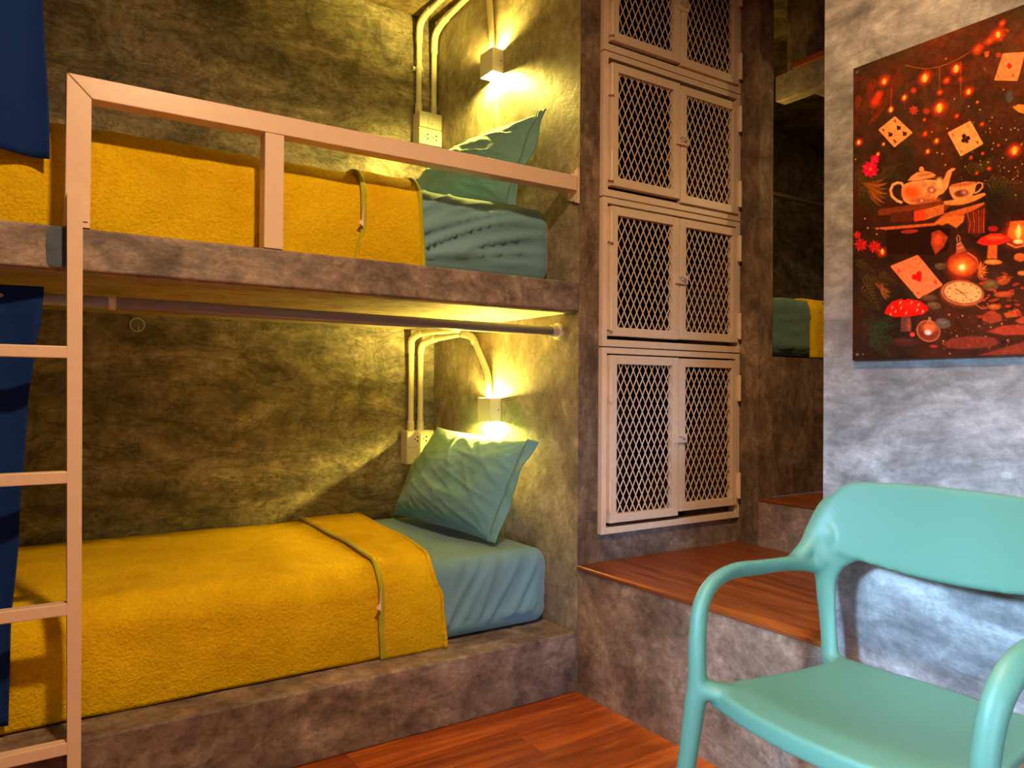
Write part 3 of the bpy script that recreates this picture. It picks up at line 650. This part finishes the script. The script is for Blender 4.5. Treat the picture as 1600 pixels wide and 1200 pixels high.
MB().hexa([(.1235, LY0, 0), (.150, LY0, 0), (.150, LY1, 0), (.1235, LY1, 0), (.108, LY0, 1.441), (.139, LY0, 1.441), (.139, LY1, 1.441), (.108, LY1, 1.441)]).build('side_post', M_white, t)
MB().box(-.33, -.30, LY0, LY1, 0, 1.441, .002).build('side_post', M_white, t)
for z, xr in ((1.083, .114), (.803, .117), (.508, .120), (.197, .123)):
    MB().box(-.302, xr, LY0+.001, LY1-.001, z-.0135, z+.0135, .002).build('rung', M_white, t)
MB().box(.136, .152, RY0-.004, RY0+.001, 1.385, 1.43, .001).build('weld_plate', M_white, t)
# ------------------------------------------------------------------ lamps
def wall_lamp(label, y, z, loc):
    t = thing('wall_lamp', label, 'lamp', loc)
    h = .046; x0, x1 = 1.545, XE-.001; w = .003
    b = MB().box(x0, x0+w, y-h, y+h, z-h, z+h).box(x1-w, x1, y-h, y+h, z-h, z+h).box(x0+w, x1-w, y-h, y-h+w, z-h, z+h).box(x0+w, x1-w, y+h-w, y+h, z-h, z+h).box(x0+w, x1-w, y-h+w, y+h-w, z-.004, z+.004)
    b.build('housing', M_lampb, t)
    MB().tube([(1.583, y-h-.0015, z), (1.583, y-h+.001, z)], .0025, 10).build('screw', M_hole, t)
    for s in (1, -1): MB().ball((1.570, y, z+s*.031), .0125, 12, 8).build('bulb', M_bulb, t, smooth=True)
    return t
UL, LL = (2.523, 2.283), (2.523, .930)
wall_lamp('square up and down wall lamp glowing above the upper pillow', UL[0], UL[1], (1.596, UL[0], UL[1]))
wall_lamp('square up and down wall lamp glowing above the bottom pillow', LL[0], LL[1], (1.596, LL[0], LL[1]))
def conduit(label, pts, r, joints, clips, group=None):
    t = thing('conduit', label, 'conduit', pts[0], group)
    MB().tube(pts, r, 14, 6).build('pipe', M_pvc, t, smooth=True)
    for a in joints: MB().tube(a, r*1.22, 14, 3).build('coupling', M_pvc, t, smooth=True)
    for (x, y, z) in clips: MB().tube([(x, y, z-.007), (x, y, z+.007)], r*1.25, 14).box(x-r*1.9, x+r*1.9, y+r*.4, YB-.001, z-.006, z+.006).build('clip', M_pvc, t)
R = .0125
conduit('leftmost ivory pipe above the socket box by the upper bed', [(1.497, 3.012, 2.222), (1.497, 3.012, 2.35), (1.497, 3.012, 2.56), (1.497, 3.000, 2.615), (1.497, 2.94, 2.636), (1.497, 2.7, 2.640), (1.497, 2.3, 2.640)], R,
        [[(1.497, 3.012, 2.222), (1.497, 3.012, 2.265)], [(1.497, 3.012, 2.535), (1.497, 3.012, 2.56), (1.497, 3.000, 2.615), (1.497, 2.94, 2.636), (1.497, 2.90, 2.638)]], [(1.497, 3.012, 2.42)])
conduit('ivory pipe beside the wall lamp bending down to the upper lamp', [(1.572, 3.012, 2.222), (1.572, 3.012, 2.35), (1.572, 3.012, 2.53), (1.572, 3.000, 2.585), (1.572, 2.94, 2.612), (1.572, 2.75, 2.630), (1.572, 2.62, 2.630), (1.574, 2.565, 2.60), (1.574, 2.55, 2.54), (1.574, 2.535, 2.42), (1.574, 2.53, 2.329)], R,
        [[(1.572, 3.012, 2.222), (1.572, 3.012, 2.265)], [(1.572, 3.012, 2.505), (1.572, 3.012, 2.53), (1.572, 3.000, 2.585), (1.572, 2.94, 2.612), (1.572, 2.90, 2.617)]], [])
conduit('left ivory pipe above the socket box by the bottom bed', [(1.471, 3.012, .828), (1.471, 3.012, 1.0), (1.471, 3.012, 1.18), (1.471, 3.005, 1.225), (1.480, 2.96, 1.246), (1.50, 2.85, 1.250), (1.53, 2.70, 1.250)], R,
        [[(1.471, 3.012, .828), (1.471, 3.012, .87)], [(1.471, 3.012, 1.165), (1.471, 3.012, 1.19), (1.471, 3.005, 1.225), (1.480, 2.96, 1.246), (1.486, 2.93, 1.249)]], [])
conduit('right ivory pipe arching from the socket box to the bottom lamp', [(1.517, 3.012, .828), (1.517, 3.012, 1.0), (1.517, 3.012, 1.17), (1.521, 3.000, 1.205), (1.535, 2.95, 1.222), (1.56, 2.85, 1.232), (1.574, 2.74, 1.238), (1.578, 2.68, 1.225), (1.578, 2.62, 1.165), (1.578, 2.55, 1.07), (1.578, 2.535, .976)], R,
        [[(1.517, 3.012, .828), (1.517, 3.012, .87)], [(1.517, 3.012, 1.165), (1.517, 3.012, 1.17), (1.521, 3.000, 1.205), (1.535, 2.95, 1.222), (1.541, 2.92, 1.225)], [(1.574, 2.75, 1.238), (1.578, 2.68, 1.225), (1.578, 2.645, 1.196)]], [])
def socket_box(label, x0, x1, zb, zm, zt, out_top, loc):
    t = thing('socket_box', label, 'power socket', loc); yf = 2.975; g = .0015
    bevel(MB().box(x0, x1, yf+.004, YB-.001, zb, zt).build('back_box', M_box, t), .002)
    for k, (a, b) in enumerate(((zb, zm-g), (zm+g, zt))):
        top = k == 1; outlets = top == out_top
        pl = bevel(MB().box(x0+.001, x1-.001, yf-.002, yf+.004, a+.001, b-.001).build('outlet_plate' if outlets else 'switch_plate', M_box, t), .0015)
        xm, z = (x0+x1)/2, (a+b)/2
        if outlets:
            for dx in (-.021, .021):
                s = MB().box(xm+dx-.019, xm+dx+.019, yf-.0035, yf-.001, z-.018, z+.018, .001).build('outlet', M_box, pl)
                h = MB()
                for ax, az in ((.005, .009), (.005, -.009), (-.008, 0)): h.tube([(xm+dx+ax, yf-.0042, z+az), (xm+dx+ax, yf-.003, z+az)], .0042 if ax > 0 else .003, 8)
                h.build('pin_holes', M_hole, pl)
        else:
            MB().box(xm-.014, xm+.014, yf-.0045, yf-.001, z-.017, z+.017, .001).build('switch', M_box, pl)
            MB().tube([(xm+.004, yf-.0055, z-.012), (xm+.004, yf-.004, z-.012)], .0018, 8).build('indicator', M_hole, pl)
socket_box('ivory switch and socket box on the rear wall by the upper pillow', 1.482, 1.594, 2.078, 2.150, 2.222, False, (1.54, 3.03, 2.15))
socket_box('ivory socket box on the rear wall beside the bottom pillow', 1.436, 1.566, .684, .755, .828, True, (1.50, 3.03, .75))
# round wall disc
t = thing('wall_hook', 'small round pale rimmed disc stuck to the rear wall above the bottom bed', 'hook', (.389, 3.03, 1.232))
cx, cz = .389, 1.232
MB().tube([(cx, YB-.001, cz), (cx, YB-.010, cz)], .022, 28).build('disc', plain('olive_face', (.22, .24, .17), .4, .5, 0, .3), t)
rg = MB(); rg.tube([(cx+.0235*math.cos(2*PI*i/28), YB-.011, cz+.0235*math.sin(2*PI*i/28)) for i in range(29)], .0022, 8, cap=False, up=(0, 1, 0)).build('rim', M_pvc, t, smooth=True)
MB().box(cx+.000, cx+.004, YB-.020, YB-.008, cz-.024, cz-.004, .001).build('hook', M_pvc, t)
# ------------------------------------------------------------------ mesh lockers
LX0, LX1 = 1.684, 2.384
def locker(label, z0, z1, loc, jig, hexa=False):
    t = thing('locker', label, 'locker', loc, None)
    y = 1.982; fw = .021; xm = 2.040
    f = MB().box(LX0, LX0+fw, y, YF+.02, z0, z1).box(LX1-fw, LX1, y, YF+.02, z0, z1).box(LX0+fw, LX1-fw, y, YF+.02, z0, z0+.024).box(LX0+fw, LX1-fw, y, YF+.02, z1-.020, z1)
    bevel(f.build('frame', M_lock, t), .0015)
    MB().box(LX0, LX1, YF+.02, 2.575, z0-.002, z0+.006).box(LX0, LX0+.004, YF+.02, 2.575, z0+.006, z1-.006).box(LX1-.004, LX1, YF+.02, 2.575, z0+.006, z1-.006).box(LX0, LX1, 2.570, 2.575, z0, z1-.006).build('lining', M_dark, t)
    for k, (xa, xb) in enumerate(((LX0+fw+.006, xm-.003), (xm+.003, LX1-fw-.006))):
        dz = jig[k]; za, zb = z0+.034+dz[0], z1-.026+dz[1]; dw = .030; yy = y-.012
        d = bevel(MB().box(xa, xa+dw, yy, y+.012, za, zb).box(xb-dw, xb, yy, y+.012, za, zb).box(xa+dw, xb-dw, yy, y+.012, za, za+dw).box(xa+dw, xb-dw, yy, y+.012, zb-dw, zb).build('door', M_lock, t), .0015)
        # expanded metal sheet
        ax, bx, az, bz = xa+dw-.002, xb-dw+.002, za+dw-.002, zb-dw+.002
        px, pz = .0292, .058; g = MB(); ym = yy+.010
        n = int((bx-ax)/px)+int((bz-az)/pz)+4
        for sgn in (1, -1):
            for i in range(-n, n):
                # line: x = c + sgn*px/pz*(z-az)
                c = ax+i*px+(.4*px); sl = sgn*px/pz
                pts = []
                zs = [az, bz]
                z_at = lambda X: az+(X-c)/sl
                lo_z, hi_z = az, bz
                zz = sorted((z_at(ax), z_at(bx))); lo_z = max(lo_z, zz[0]); hi_z = min(hi_z, zz[1])
                if hi_z-lo_z < .004: continue
                xa_, xb_ = c+sl*(lo_z-az), c+sl*(hi_z-az)
                L = math.hypot(xb_-xa_, hi_z-lo_z); nx, nz = -(hi_z-lo_z)/L*.0015, (xb_-xa_)/L*.0015
                o_ = .0006*sgn
                g.hexa([(xa_-nx, ym-.0012+o_, lo_z-nz), (xa_+nx, ym-.0012+o_, lo_z+nz), (xa_+nx, ym+.0012+o_, lo_z+nz), (xa_-nx, ym+.0012+o_, lo_z-nz), (xb_-nx, ym-.0012+o_, hi_z-nz), (xb_+nx, ym-.0012+o_, hi_z+nz), (xb_+nx, ym+.0012+o_, hi_z+nz), (xb_-nx, ym+.0012+o_, hi_z-nz)])
        g.build('mesh_panel', M_lock, d)
        xh = xa-.004 if k == 0 else xb+.004
        for hz in (z0+(z1-z0)*.20, z0+(z1-z0)*.79):
            MB().tube([(xh, yy-.006, hz-.05), (xh, yy-.006, hz+.05)], .0065, 12).box(min(xh, xa if k == 0 else xb)-.002, max(xh, xa if k == 0 else xb)+.004, yy-.006, y, hz-.045, hz+.045).build('hinge', M_lock, d, smooth=False)
    zm = (z0+z1)/2+.0
    h = MB().box(xm-.026, xm+.034, y-.021, y-.0125, zm-.016, zm+.016, .001)
    l = h.build('hasp', M_lock, t)
    MB().tube([(xm-.010, y-.021, zm+.006), (xm-.010, y-.034, zm+.006), (xm+.012, y-.034, zm-.003), (xm+.012, y-.021, zm-.003)], .0022, 8, 3).build('staple', M_rod, l, smooth=True)
locker('topmost mesh door locker of the stack, cut by the top of the picture', 2.172, 2.655, (2.03, 2.0, 2.17), ((0, 0), (-.006, 0)))
locker('mesh door locker, second from the top of the stack', 1.672, 2.168, (2.03, 2.0, 1.67), ((.002, -.012), (-.010, -.016)))
locker('mesh door locker, third from the top, level with the bunk slab', 1.158, 1.668, (2.03, 2.0, 1.16), ((.002, -.004), (.004, -.004)))
locker('tallest mesh door locker at the bottom of the stack', .517, 1.154, (2.03, 2.0, .52), ((.004, 0), (.018, -.002)))
# ------------------------------------------------------------------ far bunk beyond the lockers
t = thing('mattress', 'dark green mattress end glimpsed through the gap behind the lockers', 'mattress', (2.6, 2.2, 1.15))
V, F = mattress(2.475, 4.6, 1.912, 2.9, 1.150, 1.382, .04, lambda x, y, z, n: max(0, -n.y)*pleat((x-2.45)*.6+(z-1.14)*.8, (x-2.45)-(z-1.14), 15, .018, 1.7), .012)
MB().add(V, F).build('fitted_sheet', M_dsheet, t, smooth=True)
t2 = thing('blanket', 'strip of yellow blanket glimpsed on the far bed beside the lounge wall', 'blanket', (3.2, 2.0, 1.3))
P = sheet_profile(2.9, 1.912, 1.148, 1.382, .05, .012); n = len(P)-1
o = MB().grid(lambda u, v: (2.722+1.8*u, P[min(int(v*n+1e-6), n)][0]+.002*fbm(u*30, v*9), P[min(int(v*n+1e-6), n)][1]+.002*fbm(u*30, v*9, 3)), 40, n).build('cover', M_blanket, t2, smooth=True)
m = o.modifiers.new('thickness', 'SOLIDIFY'); m.thickness = .012
single(MB().tube([(2.475, 3.08, 2.262), (4.79, 3.08, 2.262)], .014, 12).build('conduit', M_pvc, smooth=True), 'thin horizontal pipe on the dark wall above the far bed', 'conduit')
t = thing('loft_floor', 'olive lit concrete beam with a red wooden edge above the passage', 'beam', (3.5, 1.5, 2.2))
MB().box(2.60, 2.66, .3, 1.985, 2.19, 2.292).box(2.66, 4.8, .3, 1.845, 2.19, 2.292).build('concrete_beam', M_side, t)
bevel(MB().box(2.588, 4.8, .3, 1.90, 2.292, 2.318).build('wood_edge', M_tread, t, 'reddish wooden nosing'), .003)
struct(MB().box(2.72, 2.80, .3, 2.02, 2.318, ZC), 'wall_loft', M_column)
# ------------------------------------------------------------------ poster board
us, vs, img = paint_board(930, 658)
nu, nv = len(us), len(vs)
YP, ZP, XP = 1.000, 1.735, 1.582
co = np.zeros((nv, nu, 3)); co[..., 0] = XP; co[..., 1] = YP-us[None]/1000; co[..., 2] = ZP-vs[:, None]/1000
t = thing('wall_board', 'large unframed printed board of a glowing tea party forest on the lounge wall', 'poster', (1.596, .54, 1.08))
me = bpy.data.meshes.new('printed_face'); off = np.array(BASE[t.name])
me.vertices.add(nu*nv); me.vertices.foreach_set('co', (co-off).reshape(-1).astype(np.float32))
ii, jj = np.meshgrid(np.arange(nu-1), np.arange(nv-1)); a = (jj*nu+ii).reshape(-1)
quads = np.stack([a, a+nu, a+nu+1, a+1], 1).astype(np.int32); nf = len(quads)
me.loops.add(nf*4); me.loops.foreach_set('vertex_index', quads.reshape(-1))
me.polygons.add(nf); me.polygons.foreach_set('loop_start', np.arange(0, nf*4, 4, dtype=np.int32)); me.update(calc_edges=True)
ca = me.color_attributes.new('print', 'FLOAT_COLOR', 'POINT')
rgba = np.ones((nv, nu, 4), np.float32); rgba[..., :3] = np.clip(1.35*img**1.22, 0, 1); ca.data.foreach_set('color', rgba.reshape(-1))
pm = NT('printed_ink'); at = pm.n('ShaderNodeAttribute', attribute_name='print'); pm.l(at.outputs['Color'], pm.b.inputs['Base Color']); pm.set(Roughness=.32)
pm.b.inputs['Specular IOR Level'].default_value = .12
me.materials.append(pm.m); me.flip_normals() if False else None
o = link('printed_face', me); o.parent = t; BASE[o.name] = off
bevel(MB().box(XP+.0008, XE-.001, YP-.930, YP, ZP-.658, ZP).build('backing_board', plain('board_edge', (.05, .04, .035), .4), t), .0005)
for u, v in ((.010, .012), (.012, .645)): MB().tube([(XP-.002, YP-u, ZP-v), (XP+.001, YP-u, ZP-v)], .0032, 10).build('screw', plain('screw_steel', (.22, .2, .19), .4, .5, .6), t)
# ------------------------------------------------------------------ moulded armchair
YCH = .757
def chair():
    solids = []   # (part name, MB)
    def m(y): return 2*YCH-y
    # seat
    def sfn(side):
        def fn(u, v):
            a = u*2-1; hw = .196+.052*v-.010*math.sin(v*PI)
            x = 1.478-v*(.355+.050*(1-a*a)); yy = YCH+a*hw
            z = .452-.016*math.sin(min(1, v*1.15)*PI)*(1-a*a)-.030*max(0, v-.80)**1.3*5*.40*(1-.3*a*a)-.004*a*a
            return (x, yy, z+side)
        return fn
    s = MB(); nu, nv = 30, 30; top, bot = sfn(0), sfn(-.024)
    V = [top(i/nu, j/nv) for j in range(nv+1) for i in range(nu+1)]; n1 = len(V)
    V += [(lambda q, f: (q[0], q[1], q[2]-.013*f*f*(3-2*f)))(bot(i/nu, j/nv), max(0, j/nv-.78)/.22) for j in range(nv+1) for i in range(nu+1)]
    F = []
    for j in range(nv):
        for i in range(nu):
            a = j*(nu+1)+i; F.append((a, a+1, a+nu+2, a+nu+1)); F.append((n1+a, n1+a+nu+1, n1+a+nu+2, n1+a+1))
    for i in range(nu):
        for j in (0, nv):
            a = j*(nu+1)+i; F.append((a, a+1, n1+a+1, n1+a))
    for j in range(nv):
        for i in (0, nu):
            a = j*(nu+1)+i; b = a+nu+1; F.append((a, b, n1+b, n1+a))
    solids.append(('seat', s.add(V, F)))
    # backrest: curved band
    def bx(y, z):   # surface position of the back
        q = (y-YCH)/.245; return 1.492-.030*max(0, abs(q)-.2)**2.0*1.3+(z-.66)*.16
    b = MB(); nu, nv = 60, 18
    def outline(q):
        k = abs(q)
        topz = .822-.012*k*k-(.062*max(0, (k-.70)/.30)**3 if k > .70 else 0)
        botz = .640+.030*k**2
        if k > .78: botz += .0
        return botz, topz
    V = []
    for side in (0, 1):
        for j in range(nv+1):
            for i in range(nu+1):
                q = (i/nu)*2-1; bz, tz = outline(q); y = YCH-q*.252; z = bz+(tz-bz)*j/nv
                V.append((bx(y, z)+side*.017, y, z))
    n1 = (nu+1)*(nv+1); F = []
    for j in range(nv):
        for i in range(nu):
            a = j*(nu+1)+i; F.append((a, a+1, a+nu+2, a+nu+1)); F.append((n1+a, n1+a+nu+1, n1+a+nu+2, n1+a+1))
    for i in range(nu):
        for j in (0, nv):
            a = j*(nu+1)+i; F.append((a, a+1, n1+a+1, n1+a))
    for j in range(nv):
        for i in (0, nu):
            a = j*(nu+1)+i; c = a+nu+1; F.append((a, c, n1+c, n1+a))
    solids.append(('backrest', b.add(V, F)))
    for sg in (0, 1):
        Y = (lambda y: y) if sg == 0 else m
        # upright from the seat's rear corner to the back, widening like a web
        solids.append(('backrest', MB().tube([(1.470, Y(.978), .425), (1.480, Y(.990), .50), (1.482, Y(.998), .58), (1.484, Y(1.000), .66), (1.496, Y(.985), .72), (1.506, Y(.965), .772)], [(.013, .021), (.013, .020), (.013, .024), (.014, .034), (.012, .034), (.010, .022)], 14, 5, up=(1, 0, 0))))
        # shoulder web between arm and back
        solids.append(('armrest', MB().tube([(1.488, Y(.998), .618), (1.468, Y(1.014), .630), (1.43, Y(1.026), .636), (1.38, Y(1.030), .639), (1.31, Y(1.031), .641), (1.22, Y(1.030), .644), (1.155, Y(1.026), .628), (1.117, Y(1.020), .590), (1.102, Y(1.014), .530), (1.099, Y(1.011), .470), (1.098, Y(1.012), .425)],
            [(.014, .018), (.017, .020), (.015, .021), (.012, .021), (.0115, .022), (.0125, .023), (.015, .023), (.0165, .022), (.0175, .0205), (.018, .020), (.019, .021)], 16, 5, up=(-1, 0, 0))))
        solids.append(('backrest', MB().tube([(1.484, Y(.992), .570), (1.487, Y(.985), .618), (1.491, Y(.962), .650), (1.497, Y(.915), .668), (1.502, Y(.86), .672)], [(.010, .012), (.012, .016), (.011, .017), (.007, .013), (.004, .006)], 12, 4, up=(1, 0, 0))))
        solids.append(('armrest', MB().tube([(1.40, Y(1.029), .640), (1.452, Y(1.024), .668), (1.478, Y(1.018), .705), (1.494, Y(1.004), .750), (1.505, Y(.975), .785)], [(.008, .016), (.016, .020), (.018, .024), (.014, .024), (.009, .014)], 14, 5, up=(-1, 0, 0))))
        solids.append(('backrest', MB().ball((1.474, Y(1.006), .650), .024, 14, 10, .8, 1.1, 1.5).ball((1.484, Y(1.000), .690), .026, 14, 10, .7, 1.1, 1.5).ball((1.466, Y(1.014), .664), .019, 14, 10, .9, 1.0, 1.3)))
        # front leg
        solids.append(('leg', MB().tube([(1.098, Y(1.012), .43), (1.092, Y(1.034), .27), (1.080, Y(1.068), .0)], [(.021, .021), (.019, .018), (.015, .014)], 14, 4)))
        # fillet seat corner to arm
        solids.append(('seat', MB().tube([(1.105, Y(1.012), .440), (1.128, Y(.985), .437), (1.160, Y(.95), .436)], [(.024, .026), (.017, .028), (.010, .028)], 12, 4)))
        solids.append(('leg', MB().tube([(1.470, Y(.966), .445), (1.50, Y(.972), .25), (1.545, Y(.985), .0)], [(.019, .021), (.017, .018), (.014, .014)], 14, 4)))
    allm = MB(); own = []
    for k, (nm, q) in enumerate(solids): allm.add(q.v, q.f); own += [(nm, k)]*len(q.v)
    tmp = mesh('shape', allm.v, allm.f, M_chair)
    r = tmp.modifiers.new('r', 'REMESH'); r.mode = 'VOXEL'; r.voxel_size = .0032; r.adaptivity = 0
    s2_ = tmp.modifiers.new('s2', 'SMOOTH'); s2_.factor = .6; s2_.iterations = 30
    dg = bpy.context.evaluated_depsgraph_get(); ev = tmp.evaluated_get(dg); me = bpy.data.meshes.new_from_object(ev)
    # assign every face to the nearest source solid
    from mathutils.kdtree import KDTree
    kd = KDTree(len(allm.v))
    for i, v in enumerate(allm.v): kd.insert(v, i)
    kd.balance()
    vn = np.zeros(len(me.vertices)*3, np.float32); me.vertices.foreach_get('normal', vn); vn = vn.reshape(-1, 3)
    parts = {}
    for p in me.polygons:
        c = p.center
        if c.z < .425 and abs(c.y-YCH) > .17 and (c.x < 1.135 or c.x > 1.45):
            key = ('leg', ('f' if c.x < 1.3 else 'b')+('l' if c.y > YCH else 'r'))
        elif c.x < 1.128 and abs(c.y-YCH) > .262 or (c.z > .462 and c.x < 1.452): key = ('armrest', 'l' if c.y > YCH else 'r')
        elif c.z > .462: key = ('backrest', '')
        else: key = ('seat', '')
        parts.setdefault(key, []).append(p.index)
    t = thing('armchair', 'mint green moulded plastic armchair in front of the grey wall', 'chair', (1.3, YCH, 0))
    base = Vector(BASE[t.name])
    for key in sorted(parts):
        fs = parts[key]; vm = {}; V = []; F = []; N = []
        for fi in fs:
            q = []
            for vi in me.polygons[fi].vertices:
                if vi not in vm: vm[vi] = len(V); V.append((me.vertices[vi].co-base)[:]); N.append(tuple(float(c) for c in vn[vi]))
                q.append(vm[vi])
            F.append(q)
        m2 = bpy.data.meshes.new(key[0]); m2.from_pydata(V, [], F); m2.materials.append(M_chair)
        m2.polygons.foreach_set('use_smooth', [True]*len(m2.polygons)); m2.update()
        m2.normals_split_custom_set_from_vertices(N)
        o = link(key[0], m2); o.parent = t
    bpy.data.objects.remove(tmp); bpy.data.meshes.remove(me)
chair()
# ------------------------------------------------------------------ light
def area(name, loc, target, size, energy, col, shape='SQUARE', sy=None):
    l = bpy.data.lights.new(name, 'AREA'); l.energy = energy; l.color = col; l.size = size; l.shape = shape
    if sy: l.shape = 'RECTANGLE'; l.size_y = sy
    o = bpy.data.objects.new(name, l); C.objects.link(o); o.location = loc
    d = Vector(target)-Vector(loc); o.rotation_euler = d.to_track_quat('-Z', 'Y').to_euler(); return o
area('ceiling_and_fill_light', (.50, .45, 2.60), (.50, .45, 0), .16, 50, (1.0, .64, .33), 'DISK')
area('ceiling_and_fill_light', (-.6, -1.3, 2.60), (-.6, -1.3, 0), .5, 10, (1.0, .70, .46), 'DISK')  # added warm fill on the camera side, not a lamp of the room
area('doorway_light', (-.4, -2.33, .55), (2.1, 2.0, .45), .9, 2.6, (.45, .66, 1.0), sy=.9).data.spread = math.radians(20)
area('window_light', (-2.42, .22, 1.95), (1.55, .72, .42), .42, 7.6, (.34, .62, 1.0), sy=.34).data.spread = math.radians(24)
def pt(name, loc, e, col, r=.03):
    l = bpy.data.lights.new(name, 'POINT'); l.energy = e; l.color = col; l.shadow_soft_size = r
    o = bpy.data.objects.new(name, l); C.objects.link(o); o.location = loc
pt('far_bed_lamp', (2.53, 2.12, 2.00), 2.4, (1.0, .72, .18))
pt('passage_fill', (3.0, 1.2, 2.0), 5, (1.0, .6, .25))  # added light without a fixture, brightens the passage
w = bpy.data.worlds.new('world'); bpy.context.scene.world = w; w.use_nodes = True
w.node_tree.nodes['Background'].inputs[0].default_value = (.6, .75, 1, 1); w.node_tree.nodes['Background'].inputs[1].default_value = .15
vs_ = bpy.context.scene.view_settings
vs_.view_transform = 'Standard'; vs_.look = 'None'; vs_.exposure = 0.35; vs_.gamma = 1.0; vs_.use_curve_mapping = False
